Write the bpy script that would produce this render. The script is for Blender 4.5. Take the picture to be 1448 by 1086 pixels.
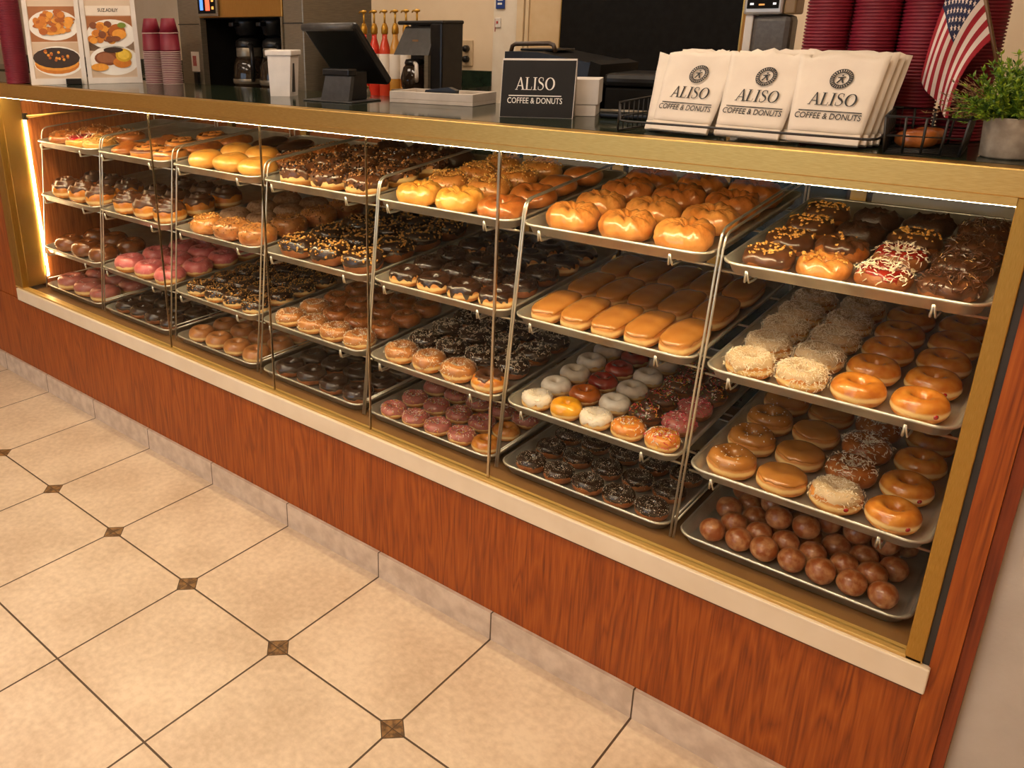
import bpy, bmesh, math, random
from math import sin, cos, pi, radians
from mathutils import Vector, Matrix, noise

# ------------------------------------------------------------------ scene, camera, light
for o in list(bpy.data.objects):
    bpy.data.objects.remove(o)
S = bpy.context.scene
COL = S.collection
FW, FH = 1448, 1086
cam_d = bpy.data.cameras.new('camera')
cam = bpy.data.objects.new('camera', cam_d)
COL.objects.link(cam)
S.camera = cam
FPX, CX, CY = 1162.84, 555.69, 448.40
cam_d.sensor_fit = 'HORIZONTAL'
cam_d.sensor_width = 36.0
cam_d.lens = FPX * 36.0 / FW
cam_d.shift_x = (FW / 2 - CX) / FW
cam_d.shift_y = (CY - FH / 2) / FW
cam_d.clip_start = 0.02
cR = Vector((0.7491, 0.6624, -0.0065))
cF = Vector((-0.6262, 0.705, -0.3329)).normalized()
cD = cF.cross(cR).normalized()
cR = cD.cross(cF).normalized()
M = Matrix.Identity(4)
for i in range(3):
    M[i][0], M[i][1], M[i][2] = cR[i], -cD[i], -cF[i]
M.translation = Vector((3.3867, -1.499, 1.5312))
cam.matrix_world = M

S.view_settings.view_transform = 'Standard'
S.view_settings.look = 'None'
S.view_settings.gamma = 1
S.view_settings.use_curve_mapping = False
S.view_settings.exposure = 0.0

W = bpy.data.worlds.new('world'); S.world = W
W.use_nodes = True
wn = W.node_tree
wbg = wn.nodes['Background']
wbg.inputs['Color'].default_value = (0.55, 0.68, 0.9, 1)
wbg.inputs['Strength'].default_value = 2.6

PANEL_EMIT = 11.9        # ceiling light panels
LED_EMIT = 90.0          # strip under the brass rail
LED_SIDE = 40.0
WARM = (1.0, 0.815, 0.63)

# ------------------------------------------------------------------ helpers
def link(name, me, parent=None, loc=None):
    o = bpy.data.objects.new(name, me)
    COL.objects.link(o)
    if parent is not None:
        o.parent = parent
    if loc is not None:
        o.location = loc
    return o

def tag(o, label=None, cat=None, group=None, kind=None):
    if label: o['label'] = label
    if cat: o['category'] = cat
    if group: o['group'] = group
    if kind: o['kind'] = kind
    return o

def thing(name, label, cat, loc=(0, 0, 0), rz=0.0, group=None):
    o = link(name, None, None, loc)
    o.empty_display_size = 0.02
    o.rotation_euler = (0, 0, rz)
    return tag(o, label, cat, group)

class MB:
    """collects vertices and faces, then becomes one mesh"""
    def __init__(self):
        self.v = []; self.f = []; self.m = []; self.s = []
    def add(self, vs, fs, mi=0, smooth=False, mat=None):
        b = len(self.v)
        if mat is not None:
            vs = [mat @ Vector(p) for p in vs]
        self.v.extend([tuple(p) for p in vs])
        for f in fs:
            self.f.append([b + i for i in f]); self.m.append(mi); self.s.append(smooth)
        return self
    def box(self, a, b, mi=0, mat=None, bev=0.0):
        x0, y0, z0 = a; x1, y1, z1 = b
        if bev <= 0:
            vs = [(x0,y0,z0),(x1,y0,z0),(x1,y1,z0),(x0,y1,z0),(x0,y0,z1),(x1,y0,z1),(x1,y1,z1),(x0,y1,z1)]
            fs = [(3,2,1,0),(4,5,6,7),(0,1,5,4),(1,2,6,5),(2,3,7,6),(3,0,4,7)]
            return self.add(vs, fs, mi, False, mat)
        bm = bmesh.new()
        bmesh.ops.create_cube(bm, size=1)
        for v in bm.verts:
            v.co = Vector((x0 + (v.co.x + .5) * (x1 - x0), y0 + (v.co.y + .5) * (y1 - y0), z0 + (v.co.z + .5) * (z1 - z0)))
        bmesh.ops.bevel(bm, geom=bm.edges[:], offset=bev, segments=2, affect='EDGES', profile=0.5)
        bm.verts.index_update()
        self.add([v.co[:] for v in bm.verts], [[v.index for v in f.verts] for f in bm.faces], mi, False, mat)
        bm.free()
        return self
    def prism(self, poly, y0, y1, mi=0, mat=None):
        """poly in the xz plane, pushed from y0 to y1"""
        n = len(poly)
        vs = [(p[0], y0, p[1]) for p in poly] + [(p[0], y1, p[1]) for p in poly]
        fs = [list(range(n)), list(range(2*n-1, n-1, -1))]
        fs += [(i, n+i, n+(i+1) % n, (i+1) % n) for i in range(n)]
        return self.add(vs, fs, mi, False, mat)
    def tube(self, pts, r, n=8, mi=0, closed=False, mat=None, caps=True):
        pts = [Vector(p) for p in pts]
        k = len(pts); vs = []; fs = []
        prev = None
        for i, p in enumerate(pts):
            a = pts[i-1] if (i > 0 or closed) else p
            c = pts[(i+1) % k] if (i < k-1 or closed) else p
            d = (c - a)
            if d.length < 1e-9: d = Vector((0, 0, 1))
            d.normalize()
            if prev is None:
                up = Vector((0, 0, 1)) if abs(d.z) < .9 else Vector((1, 0, 0))
                x = d.cross(up).normalized()
            else:
                x = (prev - d * prev.dot(d))
                x = x.normalized() if x.length > 1e-6 else d.orthogonal().normalized()
            prev = x
            y = d.cross(x)
            rr = r[i] if isinstance(r, (list, tuple)) else r
            for j in range(n):
                t = 2*pi*j/n
                vs.append(p + x*(rr*cos(t)) + y*(rr*sin(t)))
        rng = k if closed else k-1
        for i in range(rng):
            i2 = (i+1) % k
            for j in range(n):
                fs.append((i*n+j, i*n+(j+1) % n, i2*n+(j+1) % n, i2*n+j))
        if not closed and caps:
            fs.append(list(range(n-1, -1, -1)))
            fs.append([(k-1)*n + j for j in range(n)])
        return self.add(vs, fs, mi, True, mat)
    def lathe(self, prof, n=32, mi=0, c=(0, 0, 0), mat=None, smooth=True, caps=True):
        vs = []; fs = []
        for r, z in prof:
            for j in range(n):
                t = 2*pi*j/n
                vs.append((c[0]+r*cos(t), c[1]+r*sin(t), c[2]+z))
        for i in range(len(prof)-1):
            for j in range(n):
                fs.append((i*n+j, i*n+(j+1) % n, (i+1)*n+(j+1) % n, (i+1)*n+j))
        if caps:
            if prof[0][0] > 1e-6: fs.append(list(range(n-1, -1, -1)))
            if prof[-1][0] > 1e-6: fs.append([(len(prof)-1)*n+j for j in range(n)])
        return self.add(vs, fs, mi, smooth, mat)
    def grid(self, fn, us, vs_, closed=False, mi=0, smooth=True, mif=None):
        nu, nv = len(us), len(vs_)
        pts = [fn(u, v) for v in vs_ for u in us]
        fs = []
        b = len(self.v)
        self.v.extend([tuple(p) for p in pts])
        for j in range(nv-1):
            for i in range(nu if closed else nu-1):
                i2 = (i+1) % nu
                self.f.append([b+j*nu+i, b+j*nu+i2, b+(j+1)*nu+i2, b+(j+1)*nu+i])
                self.m.append(mif(i, j) if mif else mi); self.s.append(smooth)
        return self
    def mesh(self, name, mats):
        me = bpy.data.meshes.new(name)
        me.from_pydata(self.v, [], self.f)
        if not isinstance(mats, (list, tuple)): mats = [mats]
        for m in mats: me.materials.append(m)
        me.polygons.foreach_set('material_index', self.m)
        me.polygons.foreach_set('use_smooth', self.s)
        me.update()
        return me
    def build(self, name, mats, parent=None, loc=None):
        return link(name, self.mesh(name, mats), parent, loc)

# ------------------------------------------------------------------ materials
MATS = {}
def nodes(name):
    m = bpy.data.materials.new(name); m.use_nodes = True
    nt = m.node_tree
    return m, nt, nt.nodes['Principled BSDF']

def mat(name, c1, c2=None, rough=0.5, metal=0.0, scale=20.0, stretch=(1, 1, 1), detail=4.0, bump=0.0, bscale=None,
        coat=0.0, lo=0.35, hi=0.65, aniso=0.0, spec=0.5, zramp=None, sub=0.0):
    """procedural surface: two colours mixed by noise, optional bump; zramp = (colour, z centre, width) adds a level band"""
    if name in MATS: return MATS[name]
    m, nt, p = nodes(name)
    N, L = nt.nodes, nt.links
    tc = N.new('ShaderNodeTexCoord')
    mp = N.new('ShaderNodeMapping'); mp.inputs['Scale'].default_value = stretch
    L.new(tc.outputs['Object'], mp.inputs['Vector'])
    nz = N.new('ShaderNodeTexNoise'); nz.inputs['Scale'].default_value = scale; nz.inputs['Detail'].default_value = detail
    L.new(mp.outputs['Vector'], nz.inputs['Vector'])
    rp = N.new('ShaderNodeValToRGB')
    rp.color_ramp.elements[0].position = lo; rp.color_ramp.elements[1].position = hi
    c2 = c2 or tuple(min(1, x*1.12) for x in c1)
    rp.color_ramp.elements[0].color = (*c1, 1); rp.color_ramp.elements[1].color = (*c2, 1)
    L.new(nz.outputs['Fac'], rp.inputs['Fac'])
    out = rp.outputs['Color']
    if zramp:
        colz, zc, zw = zramp
        sp = N.new('ShaderNodeSeparateXYZ'); L.new(tc.outputs['Object'], sp.inputs['Vector'])
        ad = N.new('ShaderNodeMath'); ad.operation = 'MULTIPLY_ADD'
        L.new(nz.outputs['Fac'], ad.inputs[0]); ad.inputs[1].default_value = zw*0.9
        L.new(sp.outputs['Z'], ad.inputs[2])
        s1 = N.new('ShaderNodeMath'); s1.operation = 'SUBTRACT'; L.new(ad.outputs[0], s1.inputs[0]); s1.inputs[1].default_value = zc + zw*0.45
        ab = N.new('ShaderNodeMath'); ab.operation = 'ABSOLUTE'; L.new(s1.outputs[0], ab.inputs[0])
        mr = N.new('ShaderNodeMapRange'); mr.inputs['From Min'].default_value = zw*0.35; mr.inputs['From Max'].default_value = zw
        mr.inputs['To Min'].default_value = 0.85; mr.inputs['To Max'].default_value = 0.0
        L.new(ab.outputs[0], mr.inputs['Value'])
        mx = N.new('ShaderNodeMix'); mx.data_type = 'RGBA'
        L.new(mr.outputs['Result'], mx.inputs['Factor']); L.new(out, mx.inputs['A']); mx.inputs['B'].default_value = (*colz, 1)
        out = mx.outputs['Result']
    L.new(out, p.inputs['Base Color'])
    p.inputs['Roughness'].default_value = rough
    p.inputs['Metallic'].default_value = metal
    p.inputs['Specular IOR Level'].default_value = spec
    if coat: 
        p.inputs['Coat Weight'].default_value = coat; p.inputs['Coat Roughness'].default_value = 0.12
    if aniso: p.inputs['Anisotropic'].default_value = aniso
    if bump:
        b = N.new('ShaderNodeBump'); b.inputs['Strength'].default_value = bump; b.inputs['Distance'].default_value = 0.004
        n2 = nz
        if bscale:
            n2 = N.new('ShaderNodeTexNoise'); n2.inputs['Scale'].default_value = bscale; n2.inputs['Detail'].default_value = 3
            L.new(mp.outputs['Vector'], n2.inputs['Vector'])
        L.new(n2.outputs['Fac'], b.inputs['Height'])
        L.new(b.outputs['Normal'], p.inputs['Normal'])
    MATS[name] = m
    return m

def emit(name, col, strength):
    m = bpy.data.materials.new(name); m.use_nodes = True
    nt = m.node_tree
    p = nt.nodes['Principled BSDF']
    p.inputs['Base Color'].default_value = (*col, 1)
    p.inputs['Emission Color'].default_value = (*col, 1)
    p.inputs['Emission Strength'].default_value = strength
    return m

def srgb(r, g, b):
    f = lambda c: (c/255/12.92) if c/255 <= .04045 else ((c/255+.055)/1.055)**2.4
    return (f(r), f(g), f(b))

def glass_mat(name, tint=(0.97, 0.985, 0.97), refl=0.09):
    m = bpy.data.materials.new(name); m.use_nodes = True
    nt = m.node_tree; N, L = nt.nodes, nt.links
    N.remove(N['Principled BSDF'])
    tr = N.new('ShaderNodeBsdfTransparent'); tr.inputs['Color'].default_value = (*tint, 1)
    gl = N.new('ShaderNodeBsdfGlossy'); gl.inputs['Roughness'].default_value = 0.01
    gl.inputs['Color'].default_value = (1, 1, 1, 1)
    lw = N.new('ShaderNodeLayerWeight'); lw.inputs['Blend'].default_value = 0.25
    mr = N.new('ShaderNodeMapRange'); mr.inputs['To Min'].default_value = 0.004; mr.inputs['To Max'].default_value = refl*4
    pw = N.new('ShaderNodeMath'); pw.operation = 'POWER'; pw.inputs[1].default_value = 2.0
    L.new(lw.outputs['Facing'], pw.inputs[0]); L.new(pw.outputs[0], mr.inputs['Value'])
    mx = N.new('ShaderNodeMixShader')
    L.new(mr.outputs['Result'], mx.inputs['Fac']); L.new(tr.outputs[0], mx.inputs[1]); L.new(gl.outputs[0], mx.inputs[2])
    L.new(mx.outputs[0], N['Material Output'].inputs['Surface'])
    return m

def floor_mat():
    m, nt, p = nodes('floor_tile')
    N, L = nt.nodes, nt.links
    tc = N.new('ShaderNodeTexCoord')
    sp = N.new('ShaderNodeSeparateXYZ'); L.new(tc.outputs['Object'], sp.inputs['Vector'])
    def mth(op, a, b=None, c=None):
        n = N.new('ShaderNodeMath'); n.operation = op
        for i, x in enumerate((a, b, c)):
            if x is None: continue
            if isinstance(x, (int, float)): n.inputs[i].default_value = x
            else: L.new(x, n.inputs[i])
        return n.outputs[0]
    T = 0.4
    def dist(o):                                # distance to the nearest joint line
        fr = mth('PINGPONG', o, T/2)
        return fr
    dx, dy = dist(sp.outputs['X']), dist(sp.outputs['Y'])
    line = mth('MINIMUM', dx, dy)
    joint = mth('LESS_THAN', line, 0.0026)
    # diamonds sit on every second cross row
    dy2 = mth('PINGPONG', mth('ADD', sp.outputs['Y'], 0.4), 0.4)
    dd = mth('ADD', dx, dy2)
    dia = mth('LESS_THAN', dd, 0.035)
    diab = mth('LESS_THAN', dd, 0.0385)
    nz = N.new('ShaderNodeTexNoise'); nz.inputs['Scale'].default_value = 55; nz.inputs['Detail'].default_value = 5
    L.new(tc.outputs['Object'], nz.inputs['Vector'])
    nb = N.new('ShaderNodeTexNoise'); nb.inputs['Scale'].default_value = 4.0; nb.inputs['Detail'].default_value = 3
    L.new(tc.outputs['Object'], nb.inputs['Vector'])
    mixn = mth('MULTIPLY_ADD', nz.outputs['Fac'], 0.45, mth('MULTIPLY', nb.outputs['Fac'], 0.55))
    rp = N.new('ShaderNodeValToRGB')
    rp.color_ramp.elements[0].position = .36; rp.color_ramp.elements[1].position = .62
    rp.color_ramp.elements[0].color = (*srgb(196, 172, 146), 1); rp.color_ramp.elements[1].color = (*srgb(224, 203, 178), 1)
    L.new(mixn, rp.inputs['Fac'])
    def mix(f, a, b):
        n = N.new('ShaderNodeMix'); n.data_type = 'RGBA'
        L.new(f, n.inputs['Factor'])
        for k, x in (('A', a), ('B', b)):
            if isinstance(x, tuple): n.inputs[k].default_value = (*x, 1)
            else: L.new(x, n.inputs[k])
        return n.outputs['Result']
    grout = srgb(78, 58, 40)
    rp2 = N.new('ShaderNodeValToRGB')
    rp2.color_ramp.elements[0].color = (*srgb(88, 62, 36), 1); rp2.color_ramp.elements[1].color = (*srgb(140, 104, 62), 1)
    rp2.color_ramp.elements[0].position = .4; rp2.color_ramp.elements[1].position = .6
    L.new(nz.outputs['Fac'], rp2.inputs['Fac'])
    c = mix(joint, rp.outputs['Color'], grout)
    c = mix(diab, c, srgb(70, 50, 32))
    c = mix(dia, c, rp2.outputs['Color'])
    # scored cross on the diamond
    sc = mth('MULTIPLY', mth('LESS_THAN', mth('MINIMUM', dx, dy2), 0.0011), dia)
    c = mix(sc, c, srgb(66, 46, 26))
    L.new(c, p.inputs['Base Color'])
    rr = mth('MULTIPLY_ADD', nz.outputs['Fac'], 0.25, 0.34)
    L.new(rr, p.inputs['Roughness'])
    b = N.new('ShaderNodeBump'); b.inputs['Strength'].default_value = 0.22; b.inputs['Distance'].default_value = 0.003
    n3 = N.new('ShaderNodeTexNoise'); n3.inputs['Scale'].default_value = 120; n3.inputs['Detail'].default_value = 3; n3.inputs['Distortion'].default_value = 0.8
    L.new(tc.outputs['Object'], n3.inputs['Vector'])
    edge = N.new('ShaderNodeMapRange'); edge.inputs['From Max'].default_value = 0.006; edge.inputs['To Max'].default_value = 1.2
    L.new(line, edge.inputs['Value'])
    L.new(mth('MULTIPLY_ADD', n3.outputs['Fac'], 0.6, edge.outputs['Result']), b.inputs['Height'])
    L.new(b.outputs['Normal'], p.inputs['Normal'])
    return m

def base_tile_mat():
    m, nt, p = nodes('base_tile')
    N, L = nt.nodes, nt.links
    tc = N.new('ShaderNodeTexCoord')
    sp = N.new('ShaderNodeSeparateXYZ'); L.new(tc.outputs['Object'], sp.inputs['Vector'])
    pp = N.new('ShaderNodeMath'); pp.operation = 'PINGPONG'; pp.inputs[1].default_value = 0.2
    L.new(sp.outputs['X'], pp.inputs[0])
    lt = N.new('ShaderNodeMath'); lt.operation = 'LESS_THAN'; lt.inputs[1].default_value = 0.002
    L.new(pp.outputs[0], lt.inputs[0])
    nz = N.new('ShaderNodeTexNoise'); nz.inputs['Scale'].default_value = 26; nz.inputs['Detail'].default_value = 5
    L.new(tc.outputs['Object'], nz.inputs['Vector'])
    rp = N.new('ShaderNodeValToRGB'); rp.color_ramp.elements[0].position = .35; rp.color_ramp.elements[1].position = .65
    rp.color_ramp.elements[0].color = (*srgb(190, 170, 150), 1); rp.color_ramp.elements[1].color = (*srgb(214, 196, 176), 1)
    L.new(nz.outputs['Fac'], rp.inputs['Fac'])
    mx = N.new('ShaderNodeMix'); mx.data_type = 'RGBA'
    L.new(lt.outputs[0], mx.inputs['Factor']); L.new(rp.outputs['Color'], mx.inputs['A']); mx.inputs['B'].default_value = (*srgb(78, 60, 42), 1)
    L.new(mx.outputs['Result'], p.inputs['Base Color']); p.inputs['Roughness'].default_value = 0.42
    return m

def wood_mat(name, dark, mid, light, rough=0.38):
    m, nt, p = nodes(name)
    N, L = nt.nodes, nt.links
    tc = N.new('ShaderNodeTexCoord')
    mp = N.new('ShaderNodeMapping'); mp.inputs['Scale'].default_value = (9.0, 9.0, 0.75)
    L.new(tc.outputs['Object'], mp.inputs['Vector'])
    wv = N.new('ShaderNodeTexNoise'); wv.inputs['Scale'].default_value = 2.2; wv.inputs['Detail'].default_value = 2; wv.inputs['Distortion'].default_value = 0.6
    L.new(mp.outputs['Vector'], wv.inputs['Vector'])
    ml = N.new('ShaderNodeMath'); ml.operation = 'MULTIPLY'; ml.inputs[1].default_value = 7.0
    L.new(wv.outputs['Fac'], ml.inputs[0])
    fr = N.new('ShaderNodeMath'); fr.operation = 'PINGPONG'; fr.inputs[1].default_value = 0.5
    L.new(ml.outputs[0], fr.inputs[0])
    mp2 = N.new('ShaderNodeMapping'); mp2.inputs['Scale'].default_value = (150, 150, 5.0)
    L.new(tc.outputs['Object'], mp2.inputs['Vector'])
    fine = N.new('ShaderNodeTexNoise'); fine.inputs['Scale'].default_value = 1.6; fine.inputs['Detail'].default_value = 4
    L.new(mp2.outputs['Vector'], fine.inputs['Vector'])
    a = N.new('ShaderNodeMath'); a.operation = 'MULTIPLY_ADD'; a.inputs[1].default_value = 0.75
    L.new(fine.outputs['Fac'], a.inputs[0]); 
    sc = N.new('ShaderNodeMath'); sc.operation = 'MULTIPLY'; sc.inputs[1].default_value = 0.55
    L.new(fr.outputs[0], sc.inputs[0]); L.new(sc.outputs[0], a.inputs[2])
    rp = N.new('ShaderNodeValToRGB')
    e = rp.color_ramp.elements
    e[0].position = .22; e[0].color = (*dark, 1)
    e[1].position = .82; e[1].color = (*light, 1)
    x = e.new(.5); x.color = (*mid, 1)
    L.new(a.outputs[0], rp.inputs['Fac'])
    L.new(rp.outputs['Color'], p.inputs['Base Color'])
    p.inputs['Roughness'].default_value = rough
    p.inputs['Specular IOR Level'].default_value = 0.35
    return m

WOOD = wood_mat("cherry_laminate", srgb(106, 45, 9), srgb(149, 69, 15), srgb(174, 91, 27))
WOOD_IN = wood_mat('case_wood', srgb(112, 58, 24), srgb(150, 84, 38), srgb(172, 104, 50), 0.45)
BRASS = mat('brushed_brass', srgb(192, 153, 82), srgb(208, 171, 100), rough=0.36, metal=1.0, scale=60, stretch=(1, 30, 30), detail=3, aniso=0.3)
CREAM = mat('cream_ledge', srgb(222, 204, 176), srgb(230, 214, 188), rough=0.4, scale=8)
STEEL = mat('tray_aluminium', srgb(192, 184, 170), srgb(208, 200, 186), rough=0.34, metal=0.75, scale=25, bump=0.05)
WIRE = mat('chrome_wire', srgb(206, 200, 188), srgb(220, 214, 202), rough=0.3, metal=.85, scale=15)
STAINLESS = mat('stainless_steel', srgb(122, 111, 94), srgb(142, 131, 112), rough=0.36, metal=.55, scale=30, stretch=(1, 1, 30))
SATIN = mat('satin_gold', srgb(200, 160, 88), srgb(214, 176, 104), rough=0.42, metal=0.4, scale=60, stretch=(1, 30, 30))
BRASSD = mat('dark_brass', srgb(168, 130, 58), srgb(184, 146, 74), rough=0.38, metal=.95, scale=60, stretch=(30, 30, 1), detail=3)  # darker brass tone than the rail, used on the posts
BLACKP = mat('black_plastic', (0.007, 0.006, 0.006), (0.012, 0.011, 0.010), rough=0.32, scale=40, spec=.35)
BLACKM = mat('black_matte', (0.006, 0.005, 0.004), (0.009, 0.008, 0.007), rough=0.7, scale=40, spec=.12)
GREYP = mat('grey_plastic', srgb(58, 56, 54), srgb(70, 68, 66), rough=0.4, scale=60)
BLACKW = mat('black_wire', (0.014, 0.012, 0.011), (0.02, 0.018, 0.016), rough=0.42, scale=30)
GRANITE = mat('dark_green_counter', (0.010, 0.014, 0.008), (0.022, 0.030, 0.016), rough=0.10, scale=90, spec=0.18)
PAPER = mat('white_paper', srgb(228, 214, 196), srgb(238, 226, 208), rough=0.75, scale=14, bump=0.12, bscale=22)
INK = mat('black_ink', (0.012, 0.011, 0.010), (0.02, 0.02, 0.02), rough=0.6)
WHITEI = mat('white_lettering', srgb(236, 230, 218), srgb(240, 236, 226), rough=0.6)
SIGNB = mat('sign_black', srgb(28, 25, 23), srgb(33, 30, 27), rough=0.6, spec=.25)
WHITEP = mat('white_plastic', srgb(214, 206, 196), srgb(224, 216, 206), rough=0.45)
WALLC = mat('cream_wall', srgb(226, 202, 168), srgb(232, 210, 178), rough=0.8, scale=6, bump=0.05, bscale=120)
WALLG = mat('grey_wall', srgb(176, 164, 150), srgb(186, 175, 161), rough=0.8, scale=9, bump=0.12, bscale=140)
CEIL = mat('ceiling_white', srgb(220, 212, 198), srgb(228, 220, 206), rough=0.85)
BURG = mat('burgundy_paper', srgb(112, 18, 36), srgb(134, 26, 46), rough=0.5, scale=12)
GASKET = mat('dark_gasket', (0.02, 0.016, 0.012), (0.03, 0.024, 0.018), rough=0.5)
GLASS = glass_mat('case_glass', refl=0.035)
CLEAR = glass_mat('clear_plastic', (0.93, 0.95, 0.93), 0.12)
LED = emit('warm_led', (1.0, 0.78, 0.46), LED_EMIT)
LEDS = emit('warm_led_side', (1.0, 0.74, 0.42), LED_SIDE)
PANEL = emit('ceiling_panel', WARM, PANEL_EMIT)
PANEL_B = emit('ceiling_panel_back', WARM, PANEL_EMIT*.55)
# ------------------------------------------------------------------ the room
def struct(name, mb, m, loc=None):
    return tag(mb.build(name, m, None, loc), kind='structure')

XL, XR, YF, YB, ZC = -3.2, 4.4, -5.2, 1.6, 2.75
struct('floor', MB().box((XL, YF, -0.05), (XR, YB, 0.0)), floor_mat())
struct('ceiling', MB().box((XL, YF, ZC), (XR, YB, ZC+0.05)), CEIL)
# wall behind the counter; its dark doorway-sized panel, trim and pale door panel stand on it
struct('wall_back', MB().box((XL, YB, 0), (XR, YB+0.1, ZC)), WALLC)
struct('wall_left', MB().box((XL-0.1, YF, 0), (XL, YB, ZC)), WALLC)
struct('wall_far_right', MB().box((XR, YF, 0), (XR+0.1, YB, ZC)), WALLC)
struct('wall_right', MB().box((3.3775, 0.018, 0), (XR, 0.12, ZC)), WALLG)
# shop front: low sill, two big panes looking on to daylight
fw = MB()
fw.box((XL, YF-0.1, 0), (XR, YF, 0.25)).box((XL, YF-0.1, 2.2), (XR, YF, ZC)).box((XL, YF-0.1, .25), (-1.2, YF, 2.2)).box((2.9, YF-0.1, .25), (XR, YF, 2.2))
struct('wall_front', fw, WALLC)
for i, (a, b) in enumerate(((-1.2, 0.85), (0.85, 2.9))):
    w = struct('window_%d' % (i+1), MB().box((a, YF-0.09, .25), (a+.05, YF-0.02, 2.2)).box((b-.05, YF-0.09, .25), (b, YF-0.02, 2.2))
               .box((a+.05, YF-0.09, .25), (b-.05, YF-0.02, .32)).box((a+.05, YF-0.09, 2.13), (b-.05, YF-0.02, 2.2)), BRASS)
    MB().box((a+.05, YF-0.06, .32), (b-.05, YF-0.052, 2.13)).build('window_glass', GLASS, w)
struct('baseboard_front', MB().box((-1.6, -0.010, 0), (3.319, 0.0, 0.0832)), base_tile_mat())
for x, y in ((0.9, -1.3), (2.6, -1.3), (0.9, -3.2), (2.6, -3.2), (1.0, 0.75), (2.6, 0.75)):
    lg = {(-1.3): 'front of the display case', (-3.2): 'shop window', 0.75: 'work counter'}[y]
    c = thing('ceiling_light', 'flat warm ceiling light panel over the %s, %s one' % (lg, 'left' if x < 2 else 'right'), 'ceiling light', (x, y, ZC-0.03), 0, 'ceiling light panels')
    MB().box((-.6, -.3, 0), (-.57, .3, .03)).box((.57, -.3, 0), (.6, .3, .03)).box((-.57, -.3, 0), (.57, -.27, .03)).box((-.57, .27, 0), (.57, .3, .03)).build('frame', WHITEP, c)
    MB().box((-.57, -.27, .008), (.57, .27, .028)).build('diffuser', PANEL if y < 0 else PANEL_B, c)

BACKSPL = mat('green_backsplash', (0.010, 0.020, 0.012), (0.016, 0.03, 0.018), rough=0.2, scale=40)
struct('trim_1', MB().box((XL, YB-0.02, 1.283), (1.232, YB, 1.346)), BACKSPL)
struct('trim_2', MB().box((1.360, YB-0.03, 0.0), (1.392, YB, ZC)).box((1.396, YB-0.022, 0), (1.412, YB, ZC)), mat('door_trim', srgb(214, 190, 152), srgb(222, 198, 160), rough=.5))
struct('wall_panel', MB().box((1.232, YB-0.012, 0), (1.358, YB, ZC)), mat('pale_panel', srgb(226, 212, 190), srgb(232, 220, 200), rough=.6))
struct('door_1', MB().box((1.414, YB-0.015, 0), (1.566, YB, ZC)), mat('tan_door', srgb(206, 176, 132), srgb(212, 184, 142), rough=.6))
struct('back_counter', MB().box((XL, 1.05, 1.25), (1.23, YB-0.02, 1.283)), GRANITE)
dk = thing('menu_screen', 'large black switched-off panel on the wall behind the bags', 'panel', (0, 0, 0))
MB().box((1.572, YB-0.03, 1.0), (2.285, YB-0.001, 2.35)).build('panel', BLACKM, dk)
for ex in (1.5675, 2.285): MB().box((ex, YB-0.032, 1.0), (ex+.0045, YB-0.001, 2.35)).build('edge_trim', BRASS, dk)

# ------------------------------------------------------------------ display case
case = thing('display_case', 'long wood display case with brass frame and glass front full of donut trays', 'display case', (0, 0, 0))
MB().box((-1.6, 0.0, 0.0), (3.319, 0.02, 0.400)).build('front_panel', WOOD, case)
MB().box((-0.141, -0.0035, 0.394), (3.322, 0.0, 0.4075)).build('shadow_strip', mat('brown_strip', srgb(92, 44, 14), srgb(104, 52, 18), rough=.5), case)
MB().box((-0.1415, -0.018, 0.4065), (3.323, 0.012, 0.4604), bev=0.0025).build('ledge', CREAM, case)
MB().box((-0.16, -0.010, 0.4604), (3.309, 0.016, 0.4675), bev=0.0015).box((-.09, 0.016, 0.4604), (3.283, 0.022, 0.4640)).build('bottom_rail', SATIN, case)
MB().box((-1.6, 0.004, 0.400), (-0.163, 0.05, 1.2914)).build('left_trim', WOOD, case)
lp = MB().box((-0.162, -0.008, 0.4604), (-0.128, 0.02, 1.2914)).box((-0.124, -0.010, 0.4675), (-0.088, 0.02, 1.2914), bev=.002).box((-0.126, 0.0, .4675), (-.122, .1, 1.29))
lp.box((-0.122, 0.02, 0.4675), (-0.090, 0.102, 1.29))
lp.build('left_post', BRASSD, case)
rp_ = MB().box((3.2815, -0.010, 0.4600), (3.309, 0.020, 1.2914), bev=.002)
rp_.build('right_post', BRASSD, case)
MB().box((3.309, -0.004, 0.396), (3.3195, 0.03, 1.2914)).build('gasket', GASKET, case)
MB().box((3.3195, -0.006, 0.0), (3.3575, 0.06, 1.2914), bev=.001).build('right_trim', WOOD, case)
MB().box((3.3580, 0.001, 0.0), (3.3770, 0.06, 1.2914)).build('end_panel', wood_mat('cherry_shaded', srgb(92, 34, 12), srgb(122, 50, 18), srgb(140, 62, 24)), case)  # darker cherry tone paints in the shade of the turned side face
MB().box((-0.16, 0.016, 0.425), (3.31, 0.86, 0.447)).build('deck', mat('brown_deck', srgb(112, 76, 40), srgb(128, 90, 50), rough=.4, scale=10), case)
MB().box((-0.16, 0.104, 0.447), (-0.090, 0.86, 1.25)).build('left_side', WOOD_IN, case)
MB().box((3.3095, 0.032, 0.447), (3.3185, 0.86, 1.25)).build('right_side', WOOD_IN, case)
MB().box((-1.6, -0.016, 1.2914), (3.60, 0.022, 1.3328), bev=0.002).build('top_rail', BRASS, case)
MB().box((-0.088, -0.010, 1.2775), (3.2815, 0.024, 1.2914)).build('rail_lip', BRASS, case)
MB().box((-0.088, 0.0095, 1.2738), (3.2815, 0.0225, 1.2772)).build('light_strip', LED, case)
ls = MB().box((-0.0895, 0.104, 0.500), (-0.0825, 0.113, 1.175)).build('side_light', LEDS, case)
MB().box((-0.0898, 0.100, 1.176), (-0.070, 0.118, 1.203), bev=.003).build('light_cap', BLACKP, ls)
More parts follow.
